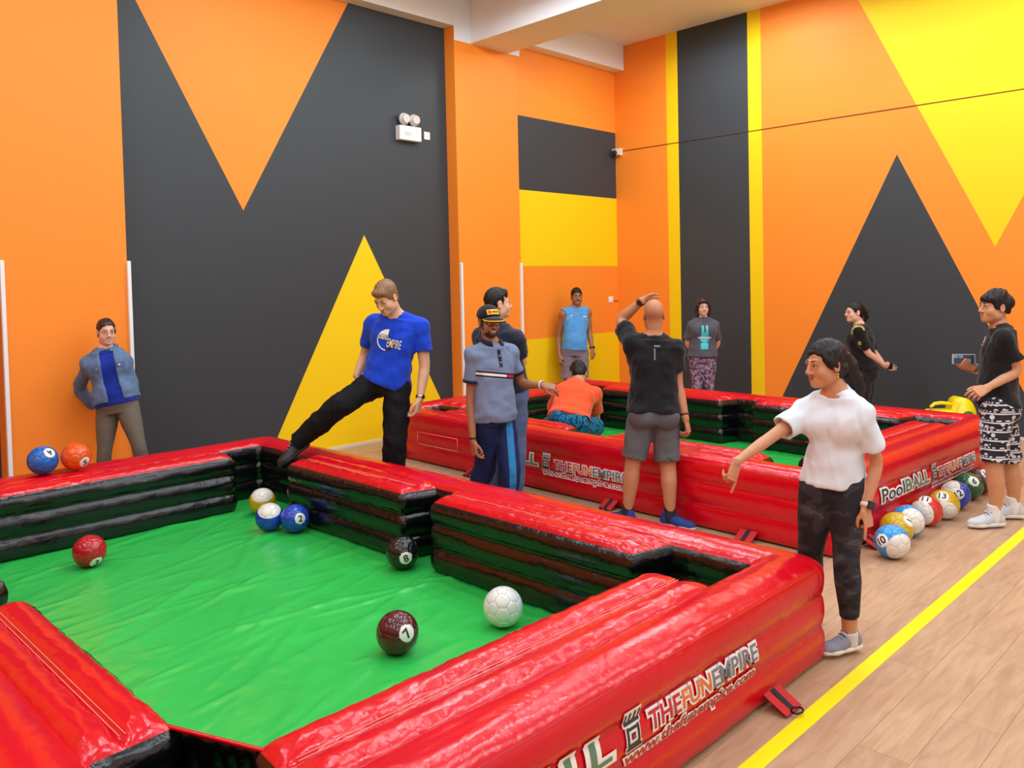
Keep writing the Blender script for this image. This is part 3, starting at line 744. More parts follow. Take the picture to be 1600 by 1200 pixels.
# ---------------------------------------------------------------- people: smooth blended bodies from distance fields
class Field:
    def __init__(s, lo, hi, h):
        s.lo = np.asarray(lo, float); s.h = h
        s.n = np.maximum(np.ceil((np.asarray(hi, float) - s.lo) / h).astype(int) + 1, 4)
        s.ax = [s.lo[i] + np.arange(s.n[i]) * h for i in range(3)]
        s.D = np.full(tuple(s.n), 0.25, np.float32)
    def sub(s, lo, hi):
        a = np.clip(np.floor((np.asarray(lo) - s.lo) / s.h).astype(int), 0, s.n - 1)
        b = np.clip(np.ceil((np.asarray(hi) - s.lo) / s.h).astype(int) + 1, 1, s.n)
        if np.any(b <= a): return None
        sl = tuple(slice(a[i], b[i]) for i in range(3))
        return sl, np.meshgrid(*[s.ax[i][sl[i]].astype(np.float32) for i in range(3)], indexing='ij', sparse=True)
    def put(s, fn, lo, hi, k=0.02, op='add'):
        m_ = k + 0.03
        r = s.sub(np.asarray(lo) - m_, np.asarray(hi) + m_)
        if r is None: return
        sl, (x, y, z) = r
        d = fn(x, y, z); A = s.D[sl]
        if op == 'add':
            hh = np.maximum(k - np.abs(A - d), 0) / k
            s.D[sl] = np.minimum(A, d) - hh * hh * k * 0.25
        else:          # cut away
            hh = np.maximum(k - np.abs(A + d), 0) / k
            s.D[sl] = np.maximum(A, -d) + hh * hh * k * 0.25
    def like(s):
        g = Field.__new__(Field); g.lo, g.h, g.n, g.ax = s.lo, s.h, s.n, s.ax; g.D = np.full(tuple(s.n), 0.25, np.float32); return g
    def union(s, g, k):
        hh = np.maximum(k - np.abs(s.D - g.D), 0) / k
        s.D = np.minimum(s.D, g.D) - hh * hh * k * 0.25
    # primitives ---------------------------------------------------
    def cone(s, a, b, ra, rb, k=0.02, op='add', squash=None):
        a = np.asarray(a, float); b = np.asarray(b, float); ab = b - a; L = max(float(ab @ ab), 1e-9); R_ = max(ra, rb)
        def fn(x, y, z):
            px, py, pz = x - a[0], y - a[1], z - a[2]
            t = np.clip((px * ab[0] + py * ab[1] + pz * ab[2]) / L, 0, 1)
            qx, qy, qz = px - t * ab[0], py - t * ab[1], pz - t * ab[2]
            if squash is not None:
                n_, f_ = squash; c = (qx * n_[0] + qy * n_[1] + qz * n_[2]) * (f_ - 1)
                qx, qy, qz = qx + c * n_[0], qy + c * n_[1], qz + c * n_[2]
            return np.sqrt(qx * qx + qy * qy + qz * qz) - (ra + (rb - ra) * t)
        s.put(fn, np.minimum(a, b) - R_, np.maximum(a, b) + R_, k, op)
    def chain(s, pts, rads, k=0.015, op='add'):
        P = [np.asarray(p, float) for p in pts]; R_ = max(rads)
        def fn(x, y, z):
            best = None
            for a, b, ra, rb in zip(P[:-1], P[1:], rads[:-1], rads[1:]):
                ab = b - a; L = max(float(ab @ ab), 1e-9)
                px, py, pz = x - a[0], y - a[1], z - a[2]
                t = np.clip((px * ab[0] + py * ab[1] + pz * ab[2]) / L, 0, 1)
                q = np.sqrt((px - t * ab[0]) ** 2 + (py - t * ab[1]) ** 2 + (pz - t * ab[2]) ** 2) - (ra + (rb - ra) * t)
                best = q if best is None else np.minimum(best, q)
            return best
        s.put(fn, np.min(P, 0) - R_, np.max(P, 0) + R_, k, op)
    def ell(s, c, M, r, k=0.02, op='add'):
        c = np.asarray(c, float); M = np.asarray(M, float); R_ = max(r)
        def fn(x, y, z):
            p = (x - c[0], y - c[1], z - c[2])
            u = [(p[0] * M[i][0] + p[1] * M[i][1] + p[2] * M[i][2]) for i in range(3)]
            k0 = np.sqrt((u[0] / r[0]) ** 2 + (u[1] / r[1]) ** 2 + (u[2] / r[2]) ** 2)
            k1 = np.sqrt((u[0] / r[0] ** 2) ** 2 + (u[1] / r[1] ** 2) ** 2 + (u[2] / r[2] ** 2) ** 2)
            return k0 * (k0 - 1) / np.maximum(k1, 1e-6)
        s.put(fn, c - R_, c + R_, k, op)
    def loft(s, secs, k=0.03, op='add', grow=0.0, p=2.4):
        """secs: (centre, right, forward, half width, half depth)"""
        segs = []; lo = np.full(3, 99.0); hi = -lo
        for (c0, r0, f0, w0, d0), (c1, r1, f1, w1, d1) in zip(secs[:-1], secs[1:]):
            c0 = np.asarray(c0, float); c1 = np.asarray(c1, float); ab = c1 - c0
            r_ = np.asarray(r0) + np.asarray(r1); r_ = r_ / np.linalg.norm(r_); f_ = np.asarray(f0) + np.asarray(f1); f_ = f_ / np.linalg.norm(f_)
            R_ = max(w0, w1, d0, d1) + grow
            lo = np.minimum(lo, np.minimum(c0, c1) - R_); hi = np.maximum(hi, np.maximum(c0, c1) + R_)
            segs.append((c0, ab, max(float(ab @ ab), 1e-9), r_, f_, w0, w1, d0, d1))
        def fn(x, y, z):
            best = None
            for c0, ab, L, r_, f_, w0, w1, d0, d1 in segs:
                px, py, pz = x - c0[0], y - c0[1], z - c0[2]
                tt = (px * ab[0] + py * ab[1] + pz * ab[2]) / L; t = np.clip(tt, 0, 1)
                over = np.maximum(np.abs(tt - t) * L ** .5 - .012, 0)
                qx, qy, qz = px - tt * ab[0], py - tt * ab[1], pz - tt * ab[2]
                u = np.abs(qx * r_[0] + qy * r_[1] + qz * r_[2]); v = np.abs(qx * f_[0] + qy * f_[1] + qz * f_[2])
                t = t * t * (3 - 2 * t) * .5 + t * .5
                w = w0 + (w1 - w0) * t + grow; d = d0 + (d1 - d0) * t + grow
                dr = (((u / w) ** p + (v / d) ** p) ** (1 / p) - 1) * np.minimum(w, d)
                q = np.where(over > 0, np.sqrt(np.maximum(dr, 0) ** 2 + over ** 2), dr)
                best = q if best is None else np.minimum(best, q)
            return best
        s.put(fn, lo, hi, k, op)
    def plane(s, pt, n, k=0.004, lo=None, hi=None):
        """keep the side the normal points away from"""
        pt = np.asarray(pt, float); n = np.asarray(n, float); n = n / np.linalg.norm(n)
        fn = lambda x, y, z: -((x - pt[0]) * n[0] + (y - pt[1]) * n[1] + (z - pt[2]) * n[2])
        big = 9
        s.put(fn, s.lo - big if lo is None else lo, s.lo + big if hi is None else hi, k, 'cut')
    def wrinkle(s, amp, freq, seed, aniso=(1, 1, 1)):
        r = np.random.default_rng(seed); I = np.nonzero(np.abs(s.D) < 0.035)
        x, y, z = (s.ax[i][I[i]].astype(np.float32) for i in range(3))
        w = np.zeros(len(x), np.float32)
        for i in range(5):
            d = r.normal(size=3) * np.array(aniso); d = d / np.linalg.norm(d) * freq * (0.6 + 0.28 * i)
            d2 = r.normal(size=3); d2 = d2 / np.linalg.norm(d2) * freq * 0.35
            ph = r.uniform(0, 6.28); ph2 = r.uniform(0, 6.28)
            w += np.sin(x * d[0] + y * d[1] + z * d[2] + ph + 1.3 * np.sin(x * d2[0] + y * d2[1] + z * d2[2] + ph2)) / (1 + .4 * i)
        s.D[I] += (w * amp * 0.5).astype(np.float32)
    def mesh(s):
        D = s.D; ins = D < 0
        c = [ins[i:D.shape[0] - 1 + i, j:D.shape[1] - 1 + j, k:D.shape[2] - 1 + k] for i in (0, 1) for j in (0, 1) for k in (0, 1)]
        cnt = sum(q.astype(np.int8) for q in c)
        act = (cnt > 0) & (cnt < 8)
        idx = np.full(act.shape, -1, np.int32); I = np.argwhere(act); idx[act] = np.arange(len(I))
        vals = {(i, j, k): D[I[:, 0] + i, I[:, 1] + j, I[:, 2] + k] for i in (0, 1) for j in (0, 1) for k in (0, 1)}
        P = np.zeros((len(I), 3)); W = np.zeros(len(I))
        for ax in range(3):
            o1, o2 = [q for q in range(3) if q != ax]
            for u in (0, 1):
                for v in (0, 1):
                    a = [0, 0, 0]; a[o1] = u; a[o2] = v; b_ = list(a); b_[ax] = 1
                    va, vb = vals[tuple(a)], vals[tuple(b_)]
                    m_ = (va < 0) != (vb < 0)
                    t = np.where(m_, va / np.where(va == vb, 1, va - vb), 0)
                    q = np.zeros((len(I), 3)); q[:, o1] = u; q[:, o2] = v; q[:, ax] = t
                    P += q * m_[:, None]; W += m_
        P = s.lo + (I + P / W[:, None]) * s.h
        Q = []
        for ax in range(3):
            o1, o2 = (ax + 1) % 3, (ax + 2) % 3
            sh = list(D.shape); sh[ax] -= 1
            A = [slice(1, -1)] * 3; A[ax] = slice(0, -1); B = list(A); B[ax] = slice(1, None)
            e = ins[tuple(A)] != ins[tuple(B)]; E_ = np.argwhere(e)
            if not len(E_): continue
            base = E_.copy(); base[:, o1] += 1; base[:, o2] += 1
            def cell(d1, d2):
                q = base.copy(); q[:, o1] -= d1; q[:, o2] -= d2
                return idx[q[:, 0], q[:, 1], q[:, 2]]
            q = np.stack([cell(1, 1), cell(0, 1), cell(0, 0), cell(1, 0)], 1)
            fl = ~ins[tuple(A)][e]
            q[fl] = q[fl][:, ::-1]
            Q.append(q[(q >= 0).all(1)])
        Q = np.vstack(Q) if Q else np.zeros((0, 4), int)
        # a light smoothing pass along the quads' edges
        for _ in range(2):
            acc = np.zeros_like(P); n = np.zeros(len(P))
            for a, b_ in ((0, 1), (1, 2), (2, 3), (3, 0)):
                np.add.at(acc, Q[:, a], P[Q[:, b_]]); np.add.at(n, Q[:, a], 1)
                np.add.at(acc, Q[:, b_], P[Q[:, a]]); np.add.at(n, Q[:, b_], 1)
            P = P * 0.55 + acc / np.maximum(n, 1)[:, None] * 0.45
        return P, Q

A_ = lambda *v: np.array(v, float)
def nrm(v): v = np.asarray(v, float); return v / max(np.linalg.norm(v), 1e-9)
def lerp(a, b, t): return np.asarray(a, float) * (1 - t) + np.asarray(b, float) * t
def perp(v, d): v = np.asarray(v, float); return nrm(v - (v @ d) * d)

def skin_mat(name, col):
    return mat('skin_' + name, col, 0.5, 0.4, bump=(120, 0.12, 0.002), sss=0.12, var=(9, 0.06))
def cloth(name, col, rough=0.85, var=0.05, bump=(420, 0.25, 0.002), sheen=0.15):
    return mat(name, col, rough, 0.25, bump=bump, sheen=sheen, var=(6, var))

def mottled(name, cols, scale, cuts, rough=0.8, stretch=(1, 1, 1), detail=1.0):
    if name in MATS: return MATS[name]
    m, nt, b = new_mat(name)
    tc = nt.nodes.new('ShaderNodeTexCoord'); mp = nt.nodes.new('ShaderNodeMapping'); mp.inputs['Scale'].default_value = stretch
    n = nt.nodes.new('ShaderNodeTexNoise'); n.inputs['Scale'].default_value = scale; n.inputs['Detail'].default_value = detail
    nt.links.new(tc.outputs['Object'], mp.inputs[0]); nt.links.new(mp.outputs[0], n.inputs[0])
    cr = nt.nodes.new('ShaderNodeValToRGB'); cr.color_ramp.interpolation = 'CONSTANT'
    while len(cr.color_ramp.elements) < len(cols): cr.color_ramp.elements.new(0.5)
    for e, c, p in zip(cr.color_ramp.elements, cols, [0] + list(cuts)): e.position = p; e.color = srgb(*c)
    nt.links.new(n.outputs[0], cr.inputs[0]); nt.links.new(cr.outputs[0], b.inputs['Base Color'])
    b.inputs['Roughness'].default_value = rough; b.inputs['Specular IOR Level'].default_value = 0.25
    MATS[name] = m
    return m

def banded(name, base, axis, bands, rough=0.8, mask=None):
    """bands of colour along an axis in object space: [(lo, hi, colour)]; mask=(axis, min) limits them to one side"""
    m, nt, b = new_mat(name)
    tc = nt.nodes.new('ShaderNodeTexCoord')
    def dot(ax):
        d = nt.nodes.new('ShaderNodeVectorMath'); d.operation = 'DOT_PRODUCT'; d.inputs[1].default_value = tuple(ax); nt.links.new(tc.outputs['Object'], d.inputs[0]); return d.outputs['Value']
    def cmp(op, a, v):
        q = nt.nodes.new('ShaderNodeMath'); q.operation = op; nt.links.new(a, q.inputs[0]); q.inputs[1].default_value = v; return q.outputs[0]
    def mul(a, c):
        q = nt.nodes.new('ShaderNodeMath'); q.operation = 'MULTIPLY'; nt.links.new(a, q.inputs[0]); nt.links.new(c, q.inputs[1]); return q.outputs[0]
    v = dot(axis); col = None
    rgb = nt.nodes.new('ShaderNodeRGB'); rgb.outputs[0].default_value = srgb(*base); col = rgb.outputs[0]
    for lo, hi, c, *mk in bands:
        f = mul(cmp('GREATER_THAN', v, lo), cmp('LESS_THAN', v, hi))
        for ax, mn, mx_ in mk:
            dv = dot(ax); f = mul(f, mul(cmp('GREATER_THAN', dv, mn), cmp('LESS_THAN', dv, mx_)))
        x = nt.nodes.new('ShaderNodeMix'); x.data_type = 'RGBA'; nt.links.new(f, x.inputs[0]); nt.links.new(col, x.inputs[6]); x.inputs[7].default_value = srgb(*c); col = x.outputs[2]
    nt.links.new(col, b.inputs['Base Color']); b.inputs['Roughness'].default_value = rough; b.inputs['Specular IOR Level'].default_value = 0.25
    return m

FINE = 1.0
class Person:
    def __init__(s, label, group, J, S, face, look, skin, girth=1.0, female=False, hL=None, hR=None, fine=1.0, up=None, belly=0.0, lg=1.0):
        s.lg = lg
        """J: world joints; face: torso facing; look: head facing; S: stature"""
        s.J = {k: np.asarray(v, float) for k, v in J.items()}; s.S = S; s.g = girth; s.f = female; s.fine = fine; s.belly = belly
        J = s.J
        base = A_(J['pelvis'][0], J['pelvis'][1], 0)
        if 'base' in J: base = J['base']
        s.base = base
        s.root = thing('person', label, 'person', tuple(base), 0.0, group)
        s.skin = skin
        s.spine = nrm(J['neck'] - J['pelvis'])
        s.sr = perp(J['shR'] - J['shL'], s.spine)      # the person's right
        s.hr = perp(J['hipR'] - J['hipL'], s.spine)
        s.fw = np.cross(s.spine, s.sr); s.fw = s.fw if np.dot(s.fw, face) > 0 else -s.fw
        s.lookv = nrm(look)
        up_ = perp(A_(0, 0, 1) if up is None else up, s.lookv)
        s.hu = up_; s.hx = np.cross(s.lookv, up_)       # head: x to the person's right
        s.hs = S / 1.75 * (1.0 if not female else 1.02)
        s.hL = hL; s.hR = hR
    def emit(s, name, P, Q, m, parent=None, smooth=True):
        P = np.asarray(P) - s.base
        me = quads_mesh(name, P, Q)
        return link(name, me, m, parent or s.root, smooth)
    def field(s, pts, pad, h):
        P = np.array(pts); return Field(P.min(0) - pad, P.max(0) + pad, h)
    def hp(s, x, y, z):
        """head space -> world (x to the right, y forward, z up)"""
        return s.J['head'] + (s.hx * x + s.lookv * y + s.hu * z) * s.hs
    def torso_secs(s, grow=0.0, lo=-0.12, dw=0.0):
        J, S, g = s.J, s.S, s.g
        f = s.f
        T = [(-.12, .080, .066), (0.02, .100 if f else .094, .074), (.22, .092 if f else .088, .066), (.45, .076 if f else .083, .058), (.70, .084 if f else .097, .064), (.86, .084 if f else .096, .058), (.97, .064, .046), (1.02, .036, .036)]
        out = []
        for t, w, d in T:
            if t < lo: continue
            c = lerp(J['pelvis'], J['neck'], t); r = nrm(lerp(s.hr, s.sr, np.clip(t, 0, 1)))
            fw = perp(np.cross(s.spine, r) if np.dot(np.cross(s.spine, r), s.fw) > 0 else -np.cross(s.spine, r), s.spine)
            b_ = s.belly * math.exp(-((t - .3) / .25) ** 2) * S
            c = c + fw * b_ * 0.6
            gg = g if t < .9 else 1 + (g - 1) * .4
            out.append((c, r, fw, (w + dw) * S * gg + grow, (d + dw * .8) * S * gg + b_ * .6 + grow))
        return out
    def put_torso(s, F, grow=0.0, k=0.03, lo=-.2, dw=0.0):
        J, S = s.J, s.S
        F.loft(s.torso_secs(grow, lo, dw), k)
        up = s.spine
        for q in ('shL', 'shR'):
            F.ell(J[q], np.eye(3), [S * (.029 if s.f else .034) * s.g + grow] * 3, k)
            F.cone(lerp(J['neck'], J['head'], .12), J[q] + up * S * .004, S * .026 + grow, S * .028 + grow, k)
            F.cone(lerp(J['pelvis'], J['neck'], .78) + (J[q] - J['neck']) * .55, J[q], S * .045 * s.g + grow, S * .033 * s.g + grow, k)
        if s.f:
            for sg in (-1, 1):
                c = lerp(J['pelvis'], J['neck'], .70) + s.sr * sg * S * .043 + s.fw * S * .050 * s.g
                F.ell(c, [s.sr, s.fw, s.spine], [S * .042 + grow, S * .036 + grow, S * .042 + grow], k)
        for sg in (-1, 1):
            c = J['pelvis'] + s.hr * sg * S * .045 - s.fw * S * .036 - s.spine * S * .02
            if lo < 0: F.ell(c, np.eye(3), [S * .056 * s.g + grow] * 3, k)
    def put_arm(s, F, q, grow=0.0, upto=2.0, k=0.015, flare=0.0):
        J, S, g = s.J, s.S, s.g; sh, el, wr = J['sh' + q], J['el' + q], J['wr' + q]
        a = 0.94 if s.f else 1.0
        def at(t):      # 0..1 upper arm, 1..2 forearm
            p = lerp(sh, el, t) if t <= 1 else lerp(el, wr, t - 1)
            return p, S * float(np.interp(t, [0, .45, 1, 1.28, 1.6, 2], [.031, .0290, .0245, .0255, .0215, .0160])) * g * a + grow + flare * min(t / max(upto, .01), 1)
        ts = [t for t in (0, .25, .5, .75, .9, 1.1, 1.28, 1.45, 1.7) if t < upto - .03] + [upto]
        Q = [at(t) for t in ts]
        F.chain([p for p, r in Q], [r for p, r in Q], k)
    def put_leg(s, F, q, grow=0.0, upto=2.0, k=0.02, flare=0.0, loose=0.0):
        J, S, g = s.J, s.S, s.g; hp_, kn, an = J['hip' + q], J['kn' + q], J['an' + q]
        fem = 1.05 if s.f else 1.0
        back = -s.fw * S * .008
        def at(t):
            if t <= 1: p = lerp(hp_, kn, t)
            else: p = lerp(kn, an, t - 1) + back * math.sin(math.pi * (t - 1))
            r = S * float(np.interp(t, [0, .35, .8, 1, 1.28, 1.6, 2], [.054 * fem, .0495 * fem, .037, .0335, .0345, .027, .0205])) * g * s.lg + grow + loose * min(t, 1) + (flare * max(0, (t - upto + .35) / .35) if flare else 0)
            return p, r
        ts = [t for t in (0, .2, .4, .6, .8, .93, 1.06, 1.17, 1.28, 1.42, 1.6, 1.8) if t < upto - .03] + [upto]
        Q = [at(t) for t in ts]
        F.chain([p for p, r in Q], [r for p, r in Q], k)
    # -------------------------------------------------------------- head, hands, body
    def head_mesh(s):
        h = 0.0038 * s.fine
        k = s.hs; F = s.field([s.hp(-.1, -.13, -.19), s.hp(.1, .13, .15), s.hp(.1, -.13, -.19), s.hp(-.1, .13, .15), s.hp(0, 0, -.17)], .03, h)
        M = [s.hx, s.lookv, s.hu]
        E = lambda c, r, kk=.02, op='add': F.ell(s.hp(*c), M, [q * k for q in r], kk * k, op)
        Cn = lambda a, b_, ra, rb, kk=.012: F.cone(s.hp(*a), s.hp(*b_), ra * k, rb * k, kk * k)
        E((0, -.014, .034), (.073, .094, .083))
        E((0, .026, -.030), (.059, .066, .082))
        E((0, .034, -.076), (.046, .050, .036)); E((0, .074, -.094), (.022, .018, .017), .025)
        for x in (-1, 1):
            E((x * .040, .056, -.034), (.022, .024, .026), .02)
            E((x * .048, .010, -.062), (.016, .034, .026), .02)
            E((x * .033, .096, .004), (.017, .012, .010), .012, 'cut')
            E((x * .031, .079, .004), (.0145, .0115, .0115), .006)
            E((x * .0755, -.010, -.006), (.0085, .020, .033), .008); E((x * .081, -.006, -.002), (.006, .010, .018), .006, 'cut')
            E((x * .0125, .100, -.033), (.0085, .010, .0075), .008)
        Cn((-.036, .080, .023), (.036, .080, .023), .011, .011); 
        Cn((0, .089, .016), (0, .110, -.024), .0085, .0105); E((0, .111, -.028), (.0105, .011, .009), .008)
        Cn((-.017, .086, -.058), (.017, .086, -.058), .0075, .0075); Cn((-.014, .085, -.070), (.014, .085, -.070), .008, .008)
        E((0, .101, -.064), (.020, .010, .0016), .004, 'cut')
        F.cone(s.hp(0, -.022, -.05), lerp(s.J['neck'], s.J['head'], .0) - s.spine * .01, .054 * k * (0.9 if s.f else 1.0) * s.g ** .5, .058 * k * (0.9 if s.f else 1.0) * s.g ** .5, .03 * k)
        return F.mesh()
    def hand_mesh(s, q):
        spec = s.hL if q == 'L' else s.hR
        J, S = s.J, s.S; wr, el = J['wr' + q], J['el' + q]
        k = S / 1.75 * (0.92 if s.f else 1.0); h = 0.0035 * s.fine
        d = nrm(spec['dir']); n = perp(spec['palm'], d)
        sd = np.cross(d, n) * (1 if q == 'R' else -1)
        P = lambda a, b_, c: wr + (d * a + sd * b_ + n * c) * k
        pose = spec.get('pose', 'relax')
        curls = {'relax': [(18, 28, 18), (24, 32, 20), (28, 36, 22), (32, 38, 24)], 'point': [(4, 6, 4), (66, 82, 40), (72, 84, 42), (74, 82, 42)], 'fist': [(70, 85, 45)] * 4, 'hold': [(48, 55, 30), (50, 58, 32), (52, 58, 34), (50, 56, 34)], 'flat': [(6, 8, 6), (7, 9, 6), (8, 10, 6), (10, 12, 8)], 'hang': [(22, 34, 22), (34, 46, 28), (40, 52, 30), (44, 54, 30)]}[pose]
        if 'curl' in spec: curls = spec['curl']
        F = s.field([P(-.05, -.09, -.09), P(.2, .09, .09), P(.2, -.09, .09), P(-.05, .09, -.09)], .02, h)
        F.cone(lerp(wr, el, .16), wr, S * .0178 * s.g * (0.94 if s.f else 1), S * .0160 * s.g * (0.94 if s.f else 1), .01)
        F.loft([(P(-.006, 0, 0), sd, n, .027 * k, .019 * k), (P(.03, .002, 0), sd, n, .036 * k, .0155 * k), (P(.068, .001, 0), sd, n, .041 * k, .0135 * k), (P(.092, 0, -.001), sd, n, .038 * k, .0105 * k)], .012 * k)
        F.ell(P(.035, .024, .010), [d, sd, n], [.030 * k, .017 * k, .013 * k], .014 * k)
        base = [(.094, .0305), (.098, .0100), (.094, -.0105), (.086, -.0295)]; lens = [.070, .079, .072, .056]; rad = [.0086, .0088, .0083, .0074]; spread = [7, 1.5, -4, -10]
        for (bx, by), L, r, c3, sp in zip(base, lens, rad, curls, spread):
            p = P(bx - .010, by, 0); a = math.radians(sp); dd = d * math.cos(a) + sd * math.sin(a); nn = n; rr = r * k
            ang = 0
            for c, fr, r2 in zip(c3, (.47, .29, .24), (1, .93, .84)):
                ang += math.radians(c); v = dd * math.cos(ang) + nn * math.sin(ang)
                q2 = p + v * (L * fr + .004) * k; F.cone(p, q2, rr, r * k * r2, .0035 * k); p = q2; rr = r * k * r2
        tc = {'fist': .5, 'point': .45, 'hold': .35}.get(pose, 0.12)
        p0 = P(.022, .024, .006); p1 = p0 + nrm(d * .62 + sd * .68 * (1 - tc) + n * (.28 + tc * .4)) * .043 * k
        p2 = p1 + nrm(d * .85 + sd * (.30 - tc * .8) + n * (.25 + tc * .3)) * .030 * k; p3 = p2 + nrm(d * .9 + sd * (.1 - tc) + n * .25) * .022 * k
        F.chain([p0, p1, p2, p3], [.0135 * k, .0108 * k, .0098 * k, .0082 * k], .006 * k)
        return F.mesh()
    def build_body(s, arms=True, cut_legs=None):
        J, S = s.J, s.S
        h = 0.0095 * (s.fine ** .5)
        F = s.field([v for k, v in J.items() if k not in ('base', 'head')], .16, h)
        s.put_torso(F)
        F.cone(J['neck'] - s.spine * .02, s.hp(0, -.022, -.07), .056 * s.hs * (0.9 if s.f else 1), .053 * s.hs * (0.9 if s.f else 1), .04)
        for q in 'LR':
            s.put_arm(F, q); s.put_leg(F, q)
            td = s.toe(q)
            F.cone(J['an' + q], J['an' + q] - A_(0, 0, 1) * S * .018, S * .022, S * .024, .01)
        P, Q = F.mesh(); Ps = [P]; Qs = [Q]; n = len(P)
        for M in [s.head_mesh()] + ([s.hand_mesh(q) for q in 'LR' if (s.hL if q == 'L' else s.hR)] if arms else []):
            Ps.append(M[0]); Qs.append(M[1] + n); n += len(M[0])
        s.body = s.emit('body', np.vstack(Ps), np.vstack(Qs), s.skin)
        return s.body
    def toe(s, q):
        t = s.J.get('toe' + q)
        return nrm(t) if t is not None else nrm(A_(s.fw[0], s.fw[1], 0))
    def eyes(s, iris=(50, 30, 20), brow=(28, 20, 18), lips=(150, 78, 70), smile=0, closed=False, brow_r=None):
        brow_r = brow_r or (.0026 if s.f else .0038)
        k = s.hs
        for x in (-1, 1):
            bm = bmesh.new(); bmesh.ops.create_uvsphere(bm, u_segments=14, v_segments=10, radius=.0118 * k)
            c = s.hp(x * .031, .0795, .004) - s.base
            bmesh.ops.translate(bm, vec=tuple(c), verts=bm.verts)
            if not closed:
                e = bm_obj('eye', bm, mat('eye_white', (226, 220, 214), 0.2), s.root, smooth=True)
                bm = bmesh.new(); bmesh.ops.create_uvsphere(bm, u_segments=10, v_segments=8, radius=.0062 * k)
                c = s.hp(x * .031, .0868, .004) - s.base; bmesh.ops.translate(bm, vec=tuple(c), verts=bm.verts)
                bm_obj('iris', bm, mat('iris_%d' % iris[0], iris, 0.1), e, smooth=True)
            else: bm.free()
            # upper lid line and eyebrow
            pts = [s.hp(x * (.031 + dx), .0905 - abs(dx) * .35 - (dx > 0) * dx * .25, .0115 - (dx / .016) ** 2 * .006) - s.base for dx in (-.015, -.008, 0, .008, .015)]
            link('eyelid', tube_mesh('eyelid', pts, .0026 * k, 5), mat('lash', (30, 22, 20), .6), s.root)
            pts = [s.hp(x * (.012 + t * .038), .0945 - t * t * .018, .0265 + .006 * math.sin(t * 2.6)) - s.base for t in (0, .25, .5, .75, 1)]
            link('eyebrow', tube_mesh('eyebrow', pts, [brow_r * k * q for q in (.9, 1, 1, .8, .4)], 6), mat('brow_%d_%d' % brow[:2], brow, .8), s.root)
        m_ = mat('lips_%d_%d' % lips[:2], lips, .4)
        if smile:
            up = [(t, .0970 - t * t * .0095, -.057 + t * t * .011) for t in np.linspace(-1, 1, 9)]
            lo = [(t, .0965 - t * t * .0095, -.057 - (1 - t * t) * .014 * smile + t * t * .011) for t in np.linspace(-1, 1, 9)]
            V = []; F = []
            for (t, y, z), (t2, y2, z2) in zip(up, lo):
                V += [s.hp(t * .026, y + .001, z) - s.base, s.hp(t * .026, y2, z2) - s.base]
            for i in range(8): F.append((2 * i, 2 * i + 1, 2 * i + 3, 2 * i + 2))
            link('teeth', mesh_from('teeth', V, F), mat('teeth', (238, 232, 222), .25), s.root)
            for ps, r in ((up, .0030), (lo, .0042)):
                link('lip', tube_mesh('lip', [s.hp(t * .027, y, z) - s.base for t, y, z in ps], [r * k * (1 - .5 * abs(t)) for t, y, z in ps], 6), m_, s.root)
        else:
            for z, r in ((-.0600, .0040), (-.0680, .0046)):
                link('lip', tube_mesh('lip', [s.hp(t * .022, .0925 - t * t * .012, z + t * t * (.001 if z > -.064 else .004)) - s.base for t in np.linspace(-1, 1, 7)], [r * k * (1 - .75 * t * t) + .0008 for t in np.linspace(-1, 1, 7)], 6), m_, s.root)
    # -------------------------------------------------------------- hair
    def hair(s, m, top=.012, line=.064, nape=-.080, burn=-.030, extra=None, seed=1, noise=.0022, freq=110, name='hair', side=.004, cuts=True, face_y=.036):
        """scalp hair: close at the sides, fuller on top; line = height of the hairline, burn / nape = lower edges"""
        k = s.hs; h = .0040 * s.fine
        ex = extra or []
        F = s.field([s.hp(-.12, -.15, -.16), s.hp(.12, .13, .16), s.hp(.12, -.15, .16), s.hp(-.12, .13, -.12)] + [s.hp(*p) for c in ex for p in c[0]], .04, h)
        M = [s.hx, s.lookv, s.hu]
        F.ell(s.hp(0, -.018, .034 + top * .4), M, [(.073 + side) * k, (.094 + side * .8 + top * .2) * k, (.083 + top * .7) * k], .02)
        F.ell(s.hp(0, -.050, -.020), M, [(.058 + side) * k, (.050 + side) * k, .075 * k], .02)
        if cuts:
            y0, z0, y1, z1 = .035, burn, -.085, nape
            n2 = nrm(A_(0, -(z0 - z1), (y0 - y1))); n3 = s.lookv * n2[1] + s.hu * n2[2]
            F.plane(s.hp(0, y0, z0), -n3, .008)
        R_ = .070; zc = -.020; rz = (line - zc) * 1.03
        F.ell(s.hp(0, face_y + R_, zc), M, [.25 * k, R_ * k, rz * k], .008, 'cut')
        for x in (-1, 1): F.ell(s.hp(x * .085, -.012, -.010), M, [.022 * k, .024 * k, .036 * k], .008, 'cut')
        for pts, rads, kk in ex: F.chain([s.hp(*p) for p in pts], [r * k for r in rads], kk)
        F.wrinkle(noise, freq, seed, (1, 1, .35)); F.wrinkle(noise * .8, freq * 3.4, seed + 2, (1, 1, .25))
        P, Q = F.mesh(); return s.emit(name, P, Q, m)
